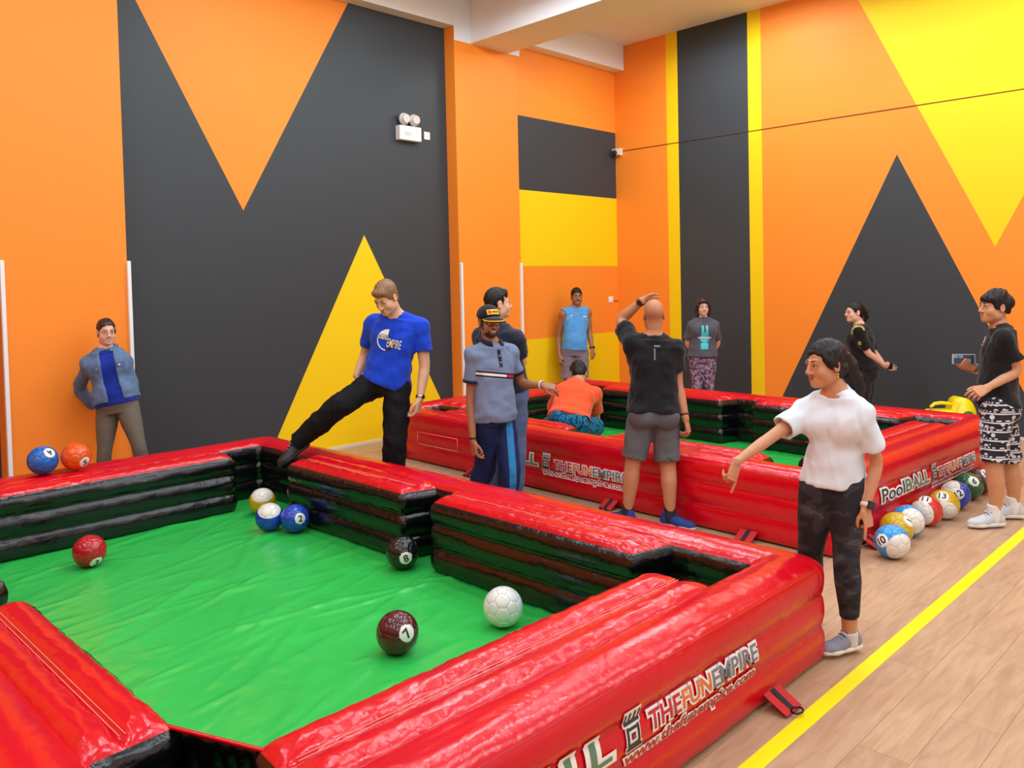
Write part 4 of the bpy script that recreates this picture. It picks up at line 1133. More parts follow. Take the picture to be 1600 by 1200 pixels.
    # -------------------------------------------------------------- clothes
    def shirt(s, m, name='t_shirt', grow=.014, sleeve=.62, hem=.06, loose=.012, neck=.066, neck_drop=.012, flare=.016, wr=.006, seed=3, long_=False, sl_grow=.012, hem_tilt=None, openf=None, parent=None, vneck=0.0, sleeve2=None):
        J, S = s.J, s.S; h = .0078 * (s.fine ** .5)
        pts = [J['pelvis'], J['neck'], J['shL'], J['shR'], lerp(J['pelvis'], J['neck'], hem)]
        for q in 'LR':
            sl = sleeve if (q == 'L' or sleeve2 is None) else sleeve2
            pts.append(lerp(J['sh' + q], J['el' + q], min(1, sl)))
            if sl > 1: pts += [J['el' + q], J['wr' + q]]
        F = s.field(pts, .19, h)
        T = s.torso_secs(grow, -.2, 0)
        T2 = []
        for (c, r, f, w, d), t in zip(T, [-.12, .02, .22, .45, .70, .86, .97, 1.02]):
            e = loose * (1.1 if t < .5 else .5 if t < .8 else 0) + (.005 if t > .9 else 0)
            T2.append((c, r, f, w + e, d + e))
        F.loft(T2, .035)
        s2 = s.spine
        for q in ('shL', 'shR'):
            F.ell(J[q], np.eye(3), [S * (.029 if s.f else .034) * s.g + grow * .8] * 3, .03)
            F.cone(lerp(J['neck'], J['head'], .08), J[q] + s2 * S * .004, S * .0265 + grow * .75, S * .0285 + grow * .75, .03)
            F.cone(lerp(J['pelvis'], J['neck'], .78) + (J[q] - J['neck']) * .55, J[q], S * .046 * s.g + grow, S * .033 * s.g + grow, .03)
        if s.f:
            for sg in (-1, 1):
                c = lerp(J['pelvis'], J['neck'], .70) + s.sr * sg * S * .041 + s.fw * S * .050 * s.g
                F.ell(c, [s.sr, s.fw, s.spine], [S * .044 + grow, S * .036 + grow * .8, S * .042 + grow], .045)
        # hem
        hp_ = lerp(J['pelvis'], J['neck'], hem); hn = s.spine if hem_tilt is None else nrm(s.spine + np.asarray(hem_tilt))
        F.plane(hp_, -hn, .004)
        if openf is not None:      # open front (jacket): a wedge cut out
            w = openf
            a = lerp(J['pelvis'], J['neck'], hem - .1) + s.fw * .2 * S; b_ = lerp(J['pelvis'], J['neck'], 1.02) + s.fw * .16 * S
            F.loft([(a, s.sr, s.fw, w[0], .17 * S), (b_, s.sr, s.fw, w[1], .165 * S)], .006, 'cut', p=6)
        if hem < .05:
            for sg in (-1, 1):
                c = J['pelvis'] + s.hr * sg * S * .042 - s.fw * S * .034 - s.spine * S * .02
                F.ell(c, np.eye(3), [S * .056 * s.g + grow + .010] * 3, .04)
            F.plane(hp_, -hn, .004)
        for q in 'LR':
            sl = sleeve if (q == 'L' or sleeve2 is None) else sleeve2
            if sl <= 0: continue
            G = F.like()
            s.put_arm(G, q, sl_grow, sl + (.05 if sl <= 1 else 0), .02, flare)
            if sl <= 1:
                e = lerp(J['sh' + q], J['el' + q], sl); ax = nrm(J['el' + q] - J['sh' + q])
                x1 = perp(A_(.3, .5, .8), ax); y1 = np.cross(ax, x1)
                G.wrinkle(wr * .6, 30, seed + 9, (1, 1, 1))
                G.plane(e, ax, .003)
                r0 = S * .026 * s.g * (.94 if s.f else 1) + sl_grow * .55 + flare * .62
                G.loft([(e - ax * .030, x1, y1, r0 * .9, r0 * .9), (e + ax * .012, x1, y1, r0, r0)], .003, 'cut', p=2)
            F.union(G, .022)
        F.wrinkle(wr, 42, seed, (1, 1, .6))
        if wr: F.wrinkle(wr * .5, 105, seed + 5, (1, 1, .6))
        if sleeve <= 1: F.plane(hp_, -hn, .003)
        for q in 'LR':
            sl = sleeve if (q == 'L' or sleeve2 is None) else sleeve2
            if sl <= 0:
                F.cone(J['sh' + q] + (J['sh' + q] - J['neck']) * .16 - s.spine * .01, J['sh' + q] + (J['sh' + q] - J['neck']) * .7 - s.spine * .03, S * .050, S * .06, .006, 'cut')
        # neck opening
        nk = J['neck']
        nd = nrm(J['head'] - J['neck'])
        c0 = nk + s.fw * S * .004
        F.cone(c0 + nd * .0 - s.spine * neck_drop, c0 + nd * .16, neck * s.hs * .88, neck * s.hs * 1.02, .006, 'cut')
        F.ell(c0 + s.fw * .040 * s.hs - s.spine * (neck_drop + .0), [s.sr, s.fw, s.spine], [neck * s.hs * .74, .036 * s.hs, .024 * s.hs + vneck], .008, 'cut')
        P, Q = F.mesh(); o = s.emit(name, P, Q, m, parent); return o
    def collar(s, m, name='collar', r=.064, hgt=.028, parent=None, lift=.036):
        nk = s.J['neck']; nd = nrm(s.J['head'] - nk); x = s.sr; f = perp(s.fw, nd); V = []; F = []; n = 40
        for i in range(n + 1):
            a = math.radians(-62 + 304 * i / n + 0) + math.pi * .0
            ang = math.pi / 2 + math.radians(28) + math.radians(304) * i / n
            c, s_ = math.cos(ang), math.sin(ang)
            for rr, zz in ((r * .98, -.012), (r * .93, hgt), (r * 1.04, hgt + .006), (r * 1.46, .004 - .016 * max(s_, 0)), (r * 1.42, -.008)):
                V.append(nk + (x * c + f * s_ * 1.05) * rr * s.hs + nd * (zz * s.hs) + s.fw * .006 - s.base + nd * (lift - .014 * s_) * s.hs)
        for i in range(n):
            for k in range(4): F.append((i * 5 + k, i * 5 + k + 1, i * 5 + 6 + k, i * 5 + 5 + k))
        return link(name, mesh_from(name, V, F), m, parent or s.root)
    def bottoms(s, m, name='trousers', upto=1.9, grow=.010, flare=.0, loose=.004, waist=.16, wr=.004, seed=5, legs='LR', k=.02, uptoR=None):
        J, S = s.J, s.S; h = .0080 * (s.fine ** .5)
        pts = [lerp(J['pelvis'], J['neck'], waist), J['hipL'], J['hipR']]
        for q in legs:
            u = upto if (q == 'L' or uptoR is None) else uptoR
            pts.append(lerp(J['hip' + q], J['kn' + q], min(1, u)))
            if u > 1: pts += [J['kn' + q], lerp(J['kn' + q], J['an' + q], u - 1)]
        F = s.field(pts, .25, h)
        T = [q for q, t in zip(s.torso_secs(grow), [-.12, .02, .22, .45, .7, .86, .97, 1.02]) if t < .5]
        F.loft(T, .03)
        for sg in (-1, 1):
            c = J['pelvis'] + s.hr * sg * S * .045 - s.fw * S * .036 - s.spine * S * .02
            F.ell(c, np.eye(3), [S * .056 * s.g + grow] * 3, .03)
        F.wrinkle(wr, 44, seed, (1, 1, .8))
        F.plane(lerp(J['pelvis'], J['neck'], waist), s.spine, .004)
        for q in legs:
            u = upto if (q == 'L' or uptoR is None) else uptoR
            G = F.like()
            s.put_leg(G, q, grow, u + .04, .02, flare, loose)
            G.wrinkle(wr, 44, seed + ord(q), (1, 1, .8)); G.wrinkle(wr * .5, 105, seed + 3 + ord(q), (1, 1, .8))
            if u > 1: a, b_, t = J['kn' + q], J['an' + q], u - 1
            else: a, b_, t = J['hip' + q], J['kn' + q], u
            e = lerp(a, b_, t); ax = nrm(b_ - a); x1 = perp(A_(.5, .3, .1), ax); y1 = np.cross(ax, x1)
            G.plane(e, ax, .003)
            if u <= 1.2:
                r0 = S * .040 * s.g + grow * .5 + loose * .6
                G.loft([(e - ax * .035, x1, y1, r0 * .92, r0 * .92), (e + ax * .012, x1, y1, r0 + flare * .6, r0 + flare * .6)], .003, 'cut', p=2)
            F.union(G, k)
        P, Q = F.mesh(); return s.emit(name, P, Q, m)
    def shoe(s, q, m, msole, name='shoe', lace=True, high=0.0, accent=None):
        J, S = s.J, s.S; k = S / 1.75 * (0.92 if s.f else 1.0); td = s.toe(q); an = J['an' + q]
        up = A_(0, 0, 1)
        pitch = s.J.get('pitch' + q)
        if pitch is not None:
            p_ = float(pitch[0]); t2 = nrm(td * math.cos(p_) - up * math.sin(p_)); up = nrm(up * math.cos(p_) + td * math.sin(p_)); td = t2
        sd = np.cross(td, up); h = .0045 * s.fine
        O = an - up * .078 * k                                  # sole plane under the ankle
        P = lambda a, b_, c: O + (td * a + sd * b_ + up * c) * k
        F = s.field([P(-.09, -.07, -.02), P(.21, .07, .14 + high), P(.21, -.07, 0), P(-.09, .07, .12)], .02, h)
        inn = 0.006 if q == 'L' else -0.006
        F.cone(P(-.040, 0, .040), P(.06, 0, .042), .037 * k, .037 * k, .02 * k, squash=None)
        F.ell(P(.115, inn, .028), [td, sd, up], [.085 * k, .049 * k, .036 * k], .03 * k)
        F.cone(P(-.036, 0, .05), P(-.028, 0, .088 + high), .036 * k, .033 * k, .02 * k)
        F.cone(P(.0, 0, .070), P(.09, 0, .045), .032 * k, .026 * k, .025 * k)
        F.plane(P(0, 0, .016), -up, .003)
        F.cone(P(-.012, 0, .080 + high), P(-.004, 0, .13 + high), .027 * k, .034 * k, .006 * k, 'cut')
        Pv, Q = F.mesh(); o = s.emit(name, Pv, Q, m)
        G = s.field([P(-.09, -.07, -.02), P(.22, .07, .06), P(.22, -.07, 0), P(-.09, .07, .05)], .02, h)
        G.cone(P(-.040, 0, .015), P(.03, 0, .015), .043 * k, .040 * k, .02 * k); G.cone(P(.03, 0, .015), P(.12, inn, .015), .040 * k, .050 * k, .02 * k); G.cone(P(.12, inn, .015), P(.165, inn, .015), .050 * k, .036 * k, .02 * k)
        G.plane(P(0, 0, .026), up, .004); G.plane(P(0, 0, .0), -up, .004)
        Pv, Q = G.mesh(); s.emit('sole', Pv, Q, msole, o)
        if lace:
            for i in range(4):
                x = .035 + i * .020; z = .109 - i * .0135
                pts = [P(x, y, z - (y / .034) ** 2 * .016) - s.base for y in (-.026, -.013, 0, .013, .026)]
                link('lace', tube_mesh('lace', pts, .0036 * k, 5), accent or msole, o)
        return o
    def sock(s, q, m, top=.12):
        J, S = s.J, s.S; an, kn = J['an' + q], J['kn' + q]; ax = nrm(kn - an)
        h = .006 * s.fine
        F = s.field([an - A_(0, 0, .05), an + ax * top], .07, h)
        F.cone(an - A_(0, 0, .03), an, S * .0245, S * .0235, .01); F.cone(an, an + ax * top, S * .0235, S * .0255, .01)
        F.plane(an + ax * top, ax, .004)
        P, Q = F.mesh(); return s.emit('sock', P, Q, m)
    def ring(s, name, a, b_, t, r, w, m, parent=None):
        c = lerp(a, b_, t); ax = nrm(np.asarray(b_) - np.asarray(a)); x = perp(A_(.3, .4, .8), ax); y = np.cross(ax, x); V = []; F = []; n = 28
        for i in range(n):
            an = 2 * math.pi * i / n; d = x * math.cos(an) + y * math.sin(an)
            for rr, zz in ((r, -w / 2), (r + .0035, -w / 2 + .001), (r + .0035, w / 2 - .001), (r, w / 2)): V.append(c + d * rr + ax * zz - s.base)
        for i in range(n):
            j = (i + 1) % n
            for k in range(3): F.append((i * 4 + k, i * 4 + k + 1, j * 4 + k + 1, j * 4 + k))
        return link(name, mesh_from(name, V, F), m, parent or s.root)
    def watch(s, q, side, mband, mface, size=.019, t=.90, r=None, square=True):
        J, S = s.J, s.S; el, wr = J['el' + q], J['wr' + q]; ax = nrm(wr - el); n = perp(side, ax); c = lerp(el, wr, t); x = np.cross(n, ax)
        r = r or S * (.0178 if not s.f else .0168)
        b_ = s.ring('watch', el, wr, t, r, .020, mband)
        bm = bmesh.new()
        if square: box_bm(bm, (-size, -size * 1.1, -.002), (size, size * 1.1, .009), .004, 2)
        else: bmesh.ops.create_cone(bm, cap_ends=True, segments=20, radius1=size, radius2=size * .9, depth=.011)
        Mx = Matrix((tuple(x), tuple(ax), tuple(n))).transposed()
        for v in bm.verts: v.co = Mx @ v.co + Vector(tuple(c + n * (r + .001) - s.base))
        bm_obj('watch_face', bm, mface, b_)
        return b_
    def glasses(s, m, r=.0225, thick=.0018):
        k = s.hs; g = None
        for x in (-1, 1):
            pts = [s.hp(x * .0325 + r * 1.12 * math.cos(a), .099 - abs(r * math.cos(a) + .0) * .12, .003 + r * .86 * math.sin(a)) - s.base for a in np.linspace(0, 2 * math.pi, 20, endpoint=False)]
            o = link('glasses' if g is None else 'rim', tube_mesh('rim', pts, thick * k, 6, True), m, g or s.root)
            g = g or o
            link('temple', tube_mesh('temple', [s.hp(x * (.0325 + r * 1.1), .096, .008) - s.base, s.hp(x * .072, .06, .010) - s.base, s.hp(x * .079, -.005, .010) - s.base], thick * .9 * k, 5), m, g)
            link('bridge', tube_mesh('bridge', [s.hp(x * .0085, .098, .006) - s.base, s.hp(0, .101, .009) - s.base], thick * .9 * k, 5), m, g)
        return g
    def stick(s, target, name, bm_list, centre, out, right, up, parent=None, off=.0022):
        """flat printed shapes laid on a garment: cast from outside along -out on to the mesh"""
        from mathutils.bvhtree import BVHTree
        me = target.data; bv = BVHTree.FromPolygons([v.co.copy() for v in me.vertices], [tuple(p.vertices) for p in me.polygons])
        out = nrm(out); right = perp(right, out); up_ = np.cross(out, right) if np.dot(np.cross(out, right), up) > 0 else -np.cross(out, right)
        obs = []
        for nm, bm, m, extra in bm_list:
            slice_bm(bm, 0, .012); slice_bm(bm, 1, .012)
            for v in bm.verts:
                p = np.asarray(centre) + right * v.co.x + up_ * v.co.y - s.base
                o_ = Vector(tuple(p + out * .25)); hit = bv.ray_cast(o_, Vector(tuple(-out)), .5)
                v.co = hit[0] + Vector(tuple(out * (off + extra))) if hit[0] is not None else Vector(tuple(p))
            bmesh.ops.recalc_face_normals(bm, faces=bm.faces)
            obs.append(bm_obj(nm, bm, m, parent or target, smooth=True))
        return obs

# ---------------------------------------------------------------- the eleven people
PJ = {
    'denim': dict(pelvis=(2.569, 7.278, 0.851), neck=(2.514, 7.355, 1.303), head=(2.517, 7.331, 1.466), shL=(2.636, 7.298, 1.198), shR=(2.397, 7.397, 1.196), elL=(2.697, 7.270, 0.996), elR=(2.375, 7.621, 0.988), wrL=(2.689, 7.439, 0.812), wrR=(2.492, 7.637, 0.807), hipL=(2.625, 7.220, 0.822), hipR=(2.510, 7.336, 0.821), knL=(2.669, 7.118, 0.501), knR=(2.461, 7.324, 0.438), anL=(2.741, 7.139, 0.080), anR=(2.457, 7.396, 0.080)),
    'blue': dict(pelvis=(3.967, 5.398, 1.023), neck=(4.044, 5.316, 1.546), head=(3.901, 5.269, 1.709), shL=(4.155, 5.172, 1.466), shR=(3.949, 5.508, 1.491), elL=(4.184, 5.157, 1.152), elR=(3.975, 5.682, 1.227), wrL=(4.094, 5.121, 0.897), wrR=(3.863, 5.646, 1.074), hipL=(4.016, 5.304, 0.983), hipR=(3.934, 5.473, 1.026), knL=(3.942, 5.259, 0.566), knR=(3.609, 5.523, 0.869), anL=(3.974, 5.374, 0.080), anR=(3.409, 5.852, 0.567)),
    'polo': dict(pelvis=(4.377, 4.562, 0.791), neck=(4.373, 4.577, 1.319), head=(4.339, 4.563, 1.508), shL=(4.549, 4.553, 1.248), shR=(4.230, 4.619, 1.259), elL=(4.660, 4.543, 1.001), elR=(4.209, 4.652, 0.922), wrL=(4.682, 4.336, 1.003), wrR=(4.170, 4.591, 0.611), hipL=(4.462, 4.559, 0.746), hipR=(4.303, 4.564, 0.766), knL=(4.415, 4.447, 0.369), knR=(4.363, 4.670, 0.382), anL=(4.411, 4.466, 0.090), anR=(4.350, 4.783, 0.090)),
    'navy': dict(pelvis=(4.754, 4.798, 0.895), neck=(4.716, 4.891, 1.448), head=(4.728, 4.860, 1.633), shL=(4.716, 5.057, 1.354), shR=(4.748, 4.683, 1.342), elL=(4.805, 5.097, 1.102), elR=(4.859, 4.732, 1.138), wrL=(4.950, 5.010, 1.133), wrR=(4.971, 4.906, 1.201), hipL=(4.754, 4.867, 0.863), hipR=(4.751, 4.729, 0.875), knL=(4.674, 4.888, 0.500), knR=(4.742, 4.704, 0.459), anL=(4.698, 4.957, 0.080), anR=(4.756, 4.729, 0.080)),
    'sleeveless': dict(pelvis=(8.703, 7.452, 0.877), neck=(8.744, 7.438, 1.445), head=(8.734, 7.413, 1.605), shL=(8.878, 7.343, 1.378), shR=(8.578, 7.530, 1.371), elL=(8.909, 7.341, 1.100), elR=(8.582, 7.625, 1.058), wrL=(8.863, 7.263, 0.882), wrR=(8.511, 7.557, 0.798), hipL=(8.765, 7.389, 0.858), hipR=(8.646, 7.509, 0.861), knL=(8.761, 7.373, 0.449), knR=(8.623, 7.512, 0.445), anL=(8.782, 7.377, 0.080), anR=(8.625, 7.535, 0.080)),
    'orange': dict(pelvis=(5.900, 5.143, 0.457), neck=(6.253, 5.314, 0.769), head=(6.338, 5.375, 0.879), shL=(6.104, 5.431, 0.687), shR=(6.377, 5.213, 0.674), elL=(6.131, 5.564, 0.460), elR=(6.474, 5.273, 0.411), wrL=(6.227, 5.569, 0.218), wrR=(6.489, 5.332, 0.187), hipL=(5.855, 5.216, 0.443), hipR=(5.978, 5.091, 0.421), knL=(6.040, 5.536, 0.359), knR=(6.329, 5.133, 0.362), anL=(6.012, 5.382, 0.100), anR=(6.221, 5.116, 0.100)),
    'bald': dict(pelvis=(5.004, 3.536, 0.837), neck=(5.048, 3.545, 1.357), head=(5.060, 3.556, 1.541), shL=(4.917, 3.647, 1.329), shR=(5.138, 3.423, 1.285), elL=(5.037, 3.846, 1.500), elR=(5.137, 3.411, 1.021), wrL=(5.091, 3.686, 1.640), wrR=(5.102, 3.321, 0.788), hipL=(4.950, 3.590, 0.810), hipR=(5.062, 3.476, 0.807), knL=(4.865, 3.628, 0.440), knR=(5.033, 3.430, 0.415), anL=(4.825, 3.652, 0.090), anR=(4.979, 3.384, 0.090)),
    'grey': dict(pelvis=(9.130, 5.672, 0.818), neck=(9.149, 5.675, 1.306), head=(9.129, 5.660, 1.453), shL=(9.234, 5.571, 1.214), shR=(9.054, 5.767, 1.211), elL=(9.354, 5.582, 0.994), elR=(9.076, 5.862, 0.994), wrL=(9.366, 5.704, 0.815), wrR=(9.237, 5.833, 0.819), hipL=(9.181, 5.620, 0.792), hipR=(9.077, 5.724, 0.795), knL=(9.172, 5.611, 0.442), knR=(9.063, 5.721, 0.437), anL=(9.190, 5.619, 0.080), anR=(9.069, 5.740, 0.080)),
    'gold': dict(pelvis=(9.155, 3.657, 0.779), neck=(9.153, 3.681, 1.238), head=(9.110, 3.732, 1.402), shL=(8.986, 3.635, 1.199), shR=(9.317, 3.712, 1.165), elL=(9.025, 3.556, 0.963), elR=(9.389, 3.629, 0.933), wrL=(9.229, 3.472, 0.825), wrR=(9.382, 3.515, 0.796), hipL=(9.069, 3.623, 0.761), hipR=(9.245, 3.686, 0.741), knL=(9.034, 3.633, 0.385), knR=(9.244, 3.675, 0.356), anL=(9.052, 3.615, 0.080), anR=(9.264, 3.657, 0.080)),
    'white': dict(pelvis=(3.870, 1.694, 0.796), neck=(3.865, 1.663, 1.223), head=(3.809, 1.699, 1.375), shL=(3.834, 1.548, 1.145), shR=(3.827, 1.811, 1.134), elL=(3.943, 1.513, 0.911), elR=(3.611, 1.881, 1.033), wrL=(3.836, 1.526, 0.714), wrR=(3.366, 1.925, 0.952), hipL=(3.880, 1.627, 0.780), hipR=(3.841, 1.751, 0.774), knL=(3.820, 1.614, 0.450), knR=(3.836, 1.797, 0.449), anL=(3.847, 1.613, 0.085), anR=(4.056, 1.913, 0.085)),
    'boy': dict(pelvis=(6.618, 1.700, 0.851), neck=(6.685, 1.687, 1.385), head=(6.636, 1.715, 1.548), shL=(6.518, 1.625, 1.328), shR=(6.819, 1.746, 1.306), elL=(6.598, 1.562, 1.100), elR=(6.878, 1.787, 1.033), wrL=(6.382, 1.702, 0.990), wrR=(6.666, 1.862, 1.100), hipL=(6.522, 1.675, 0.837), hipR=(6.722, 1.714, 0.809), knL=(6.454, 1.675, 0.420), knR=(6.781, 1.655, 0.376), anL=(6.463, 1.678, 0.090), anR=(6.775, 1.634, 0.090)),
}

PJ = {k: {q: np.array(v, float) for q, v in d.items()} for k, d in PJ.items()}
UP = (0, 0, 1)
DN = A_(0, 0, -1)
SK_LIGHT = skin_mat('light', (228, 178, 154)); SK_FAIR = skin_mat('fair', (222, 176, 142)); SK_TAN = skin_mat('tan', (198, 142, 106)); SK_BROWN = skin_mat('brown', (160, 108, 78)); SK_MID = skin_mat('mid', (184, 126, 92)); SK_DARK = skin_mat('dark', (128, 82, 58))
HAIR_BLACK = mat('hair_black', (20, 16, 16), 0.5, 0.35, bump=(160, 0.5, 0.004, (1, 1, .15)))
HAIR_DBROWN = mat('hair_dark_brown', (44, 28, 22), 0.42, 0.5, bump=(160, 0.5, 0.004, (1, 1, .15)))
HAIR_LBROWN = mat('hair_light_brown', (132, 96, 64), 0.5, 0.5, bump=(160, 0.5, 0.004, (1, 1, .3)), var=(60, .18))
STEEL = mat('steel', (170, 172, 176), 0.25, 0.5, 1.0)
GLASS_DARK = mat('watch_glass', (14, 16, 20), 0.08, 0.6)
RUBBER_W = mat('rubber_white', (222, 220, 212), 0.5); RUBBER_D = mat('rubber_dark', (30, 30, 32), 0.6)
def person(key, label, S, face, look, skin, **kw):
    p = Person(label, 'people at the pool tables', PJ[key], S, A_(*face), A_(*look), skin, **kw)
    return p
def side_palm(p, q, fwd=.15): return (-p if q == 'R' else p) 

# ---- woman in the denim jacket, by the left pillar
J = PJ['denim']
J['toeL'] = (-0.144, -0.99, 0.0); J['toeR'] = (-0.839, -0.544, 0.0)
p = person('denim', 'smiling woman in a blue denim jacket and olive leggings by the orange pillar', 1.60, (-0.464, -0.886, 0.0), (-0.116, -0.991, -0.06), SK_LIGHT, female=True, girth=.98, fine=1.15, belly=.012,
    hL=dict(dir=(-0.074, 0.839, -0.539), palm=(0.761, 0.619, 0.195)), hR=dict(dir=(0.839, -0.079, -0.539), palm=(0.623, 0.757, 0.195)))
p.build_body(); p.eyes(smile=1.0, lips=(176, 84, 80))
p.hair(HAIR_DBROWN, top=.010, line=.070, side=.004, extra=[([(0, -.10, .0), (.0, -.125, -.05), (.0, -.11, -.12)], (.034, .03, .018), .02), ([(-.066, .030, .02), (-.062, .030, -.02)], (.012, .006), .01)])
p.glasses(mat('glasses_frame', (96, 76, 66), .3), .023, .0013)
tee = p.shirt(cloth('tee_royal', (14, 42, 148)), grow=.010, sleeve=.3, hem=.0, loose=.006, neck=.066, neck_drop=.02, wr=.002, flare=0, sl_grow=.004)
DEN = mat('denim', (96, 122, 158), .85, .2, bump=(300, .3, .002), var=(14, .16))
jk = p.shirt(DEN, name='denim_jacket', grow=.022, sleeve=1.92, hem=.07, loose=.010, neck=.070, neck_drop=.0, wr=.006, sl_grow=.012, flare=0, openf=(.062, .050))
p.collar(DEN, 'jacket_collar', r=.074, hgt=.008, parent=jk, lift=.026)
bu = mat('brass_button', (190, 190, 186), .3, .5, .8)
for sg, dy in ((-1, 0), (1, 0)):
    bm = rects_bm([(-.042, -.022, .042, .022)]); bm2 = rects_bm([(-.006, -.006, .006, .006)])
    c = lerp(J['pelvis'], J['neck'], .70) + p.sr * sg * .088
    o = p.stick(jk, 'pocket_flap', [('pocket_flap', bm, mat('denim_dark', (74, 98, 132), .85), .002), ('button', bm2, bu, .005)], c, p.fw, p.sr, UP)
p.bottoms(mat('leggings_olive', (104, 100, 90), .6, .3, var=(10, .05)), name='leggings', upto=1.92, grow=.005, loose=.0, waist=.2, wr=.001)
link('necklace', tube_mesh('necklace', [p.hp(x, .052 - abs(x) * .5, -.165 - (1 - (x / .05) ** 2) * .03) - p.base for x in np.linspace(-.05, .05, 9)], .0012, 4), STEEL, p.root)
for q in 'LR': p.shoe(q, mat('trainer_dark', (60, 60, 66), .7), RUBBER_W, lace=False)

# ---- man in the bright blue shirt, one foot over the rim
J = PJ['blue']
J['toeR'] = (-0.956, 0.293, 0.0); J['toeL'] = (-0.836, -0.549, 0.0); J['pitchR'] = (.55, 0, 0)
p = person('blue', 'man in a bright blue printed t-shirt stepping over the near table rim', 1.84, (-0.848, -0.531, 0.0), (-0.795, -0.253, -0.552), SK_FAIR, girth=.96,
    hL=dict(dir=(-0.204, 0.059, -0.977), palm=(-0.442, 0.891, 0.105), pose='hang'), hR=dict(dir=(0.364, -0.074, -0.928), palm=(0.688, -0.692, 0.217), pose='relax'))
p.build_body(); p.eyes(closed=True, brow=(120, 88, 60), lips=(186, 112, 100))
p.hair(HAIR_LBROWN, top=.016, line=.066, side=.006, extra=[([(-.045, .066, .080), (.0, .080, .088), (.04, .066, .082)], (.016, .018, .016), .03)], noise=.003)
tee = p.shirt(cloth('tee_blue', (16, 66, 206)), grow=.014, sleeve=.62, hem=-.03, loose=.014, neck=.062, wr=.006, hem_tilt=A_(*(0.705, -0.709, 0.0)) * .22, flare=.022)
def half_disc(a0, a1, r, r0=0.0, n=24):
    bm = bmesh.new(); o_ = [bm.verts.new((r * math.cos(a), r * math.sin(a), 0)) for a in np.linspace(a0, a1, n)]
    if r0 > 0:
        i_ = [bm.verts.new((r0 * math.cos(a), r0 * math.sin(a), 0)) for a in np.linspace(a0, a1, n)]
        for k in range(n - 1): bm.faces.new((o_[k], o_[k + 1], i_[k + 1], i_[k]))
    else:
        c_ = bm.verts.new((0, 0, 0))
        for k in range(n - 1): bm.faces.new((o_[k], o_[k + 1], c_))
    return bm
def word(txt, h_, w_, x, y, fat=.002):
    bm = text_flat(txt, 1, .004); a, b_ = bm_width(bm)
    for v in bm.verts: v.co = Vector(((v.co.x - a) / (b_ - a) * w_ + x, v.co.y / .7 * h_ + y, 0))
    return bm
c = lerp(J['pelvis'], J['neck'], .66) + p.sr * .0
NAVYP = mat('print_navy', (14, 26, 66), .6)
p.stick(tee, 'print', [('printed_disc', half_disc(math.pi / 2, math.pi, .085), PRINT_W, .0012), ('printed_arc', half_disc(math.pi, math.pi * 1.5, .085, .076), PRINT_W, .0012), ('printed_disc', half_disc(-math.pi / 2, 0, .080), NAVYP, .0012),
    ('lettering', word('THE FUN', .042, .082, -.084, .0), NAVYP, .0030), ('lettering', word('EMPIRE', .070, .118, .004, -.052), PRINT_W, .0040)], c, p.fw, -p.sr, UP)
p.bottoms(mat('trousers_black', (15, 17, 23), .8, .25, bump=(300, .2, .002)), upto=1.90, uptoR=1.96, grow=.014, loose=.022, waist=.14, wr=.007, name='trousers')
p.watch('L', (0.107, -0.994, 0.0), STEEL, mat('dial', (60, 64, 72), .2, .5, .6), .016, .93, square=False)
for q in 'LR': p.sock(q, mat('sock_dark', (28, 30, 40), .9), .06); p.shoe(q, mat('shoe_black', (34, 34, 38), .5), RUBBER_D, accent=mat('lace_grey', (150, 150, 150), .7))

# ---- man in the grey polo shirt and the cap
J = PJ['polo']
J['toeL'] = (0.107, -0.994, 0.0); J['toeR'] = (-0.113, -0.994, 0.0)
p = person('polo', 'bearded man in a grey blue polo shirt with black cap and glasses', 1.70, (-0.237, -0.971, 0.0), (-0.343, -0.934, -0.1), SK_BROWN, girth=.88,
    hL=dict(dir=(0.537, -0.829, -0.153), palm=(0.299, 0.446, -0.843), pose='hang'), hR=dict(dir=(0.014, -0.158, -0.987), palm=(0.974, -0.228, 0.0), pose='hang'))
p.build_body(); p.eyes(smile=1.0, lips=(150, 84, 76), brow_r=.005)
BEARD = mat('beard_black', (38, 26, 22), .8, bump=(240, .6, .003))
h_ = .004
F = p.field([p.hp(-.09, -.02, -.14), p.hp(.09, .13, .03), p.hp(.09, -.02, -.14), p.hp(-.09, .13, .03)], .02, h_)
M = [p.hx, p.lookv, p.hu]
F.ell(p.hp(0, .036, -.078), M, (.051, .055, .038), .02); F.ell(p.hp(0, .077, -.098), M, (.024, .020, .018), .02)
F.cone(p.hp(-.052, .030, -.05), p.hp(-.064, .012, .0), .016, .010, .02); F.cone(p.hp(.052, .030, -.05), p.hp(.064, .012, .0), .016, .010, .02)
F.chain([p.hp(-.026, .084, -.060), p.hp(0, .0955, -.048), p.hp(.026, .084, -.060)], (.006, .0072, .006), .006); F.cone(p.hp(-.030, .078, -.06), p.hp(-.030, .074, -.085), .007, .008, .01); F.cone(p.hp(.030, .078, -.06), p.hp(.030, .074, -.085), .007, .008, .01)
F.ell(p.hp(0, .098, -.066), M, (.030, .026, .013), .006, 'cut')
for x in (-1, 1): F.ell(p.hp(x * .045, .078, -.030), M, (.030, .03, .028), .01, 'cut')
p.emit('beard', *F.mesh(), BEARD)
p.hair(HAIR_BLACK, top=.004, side=.004, burn=-.035)
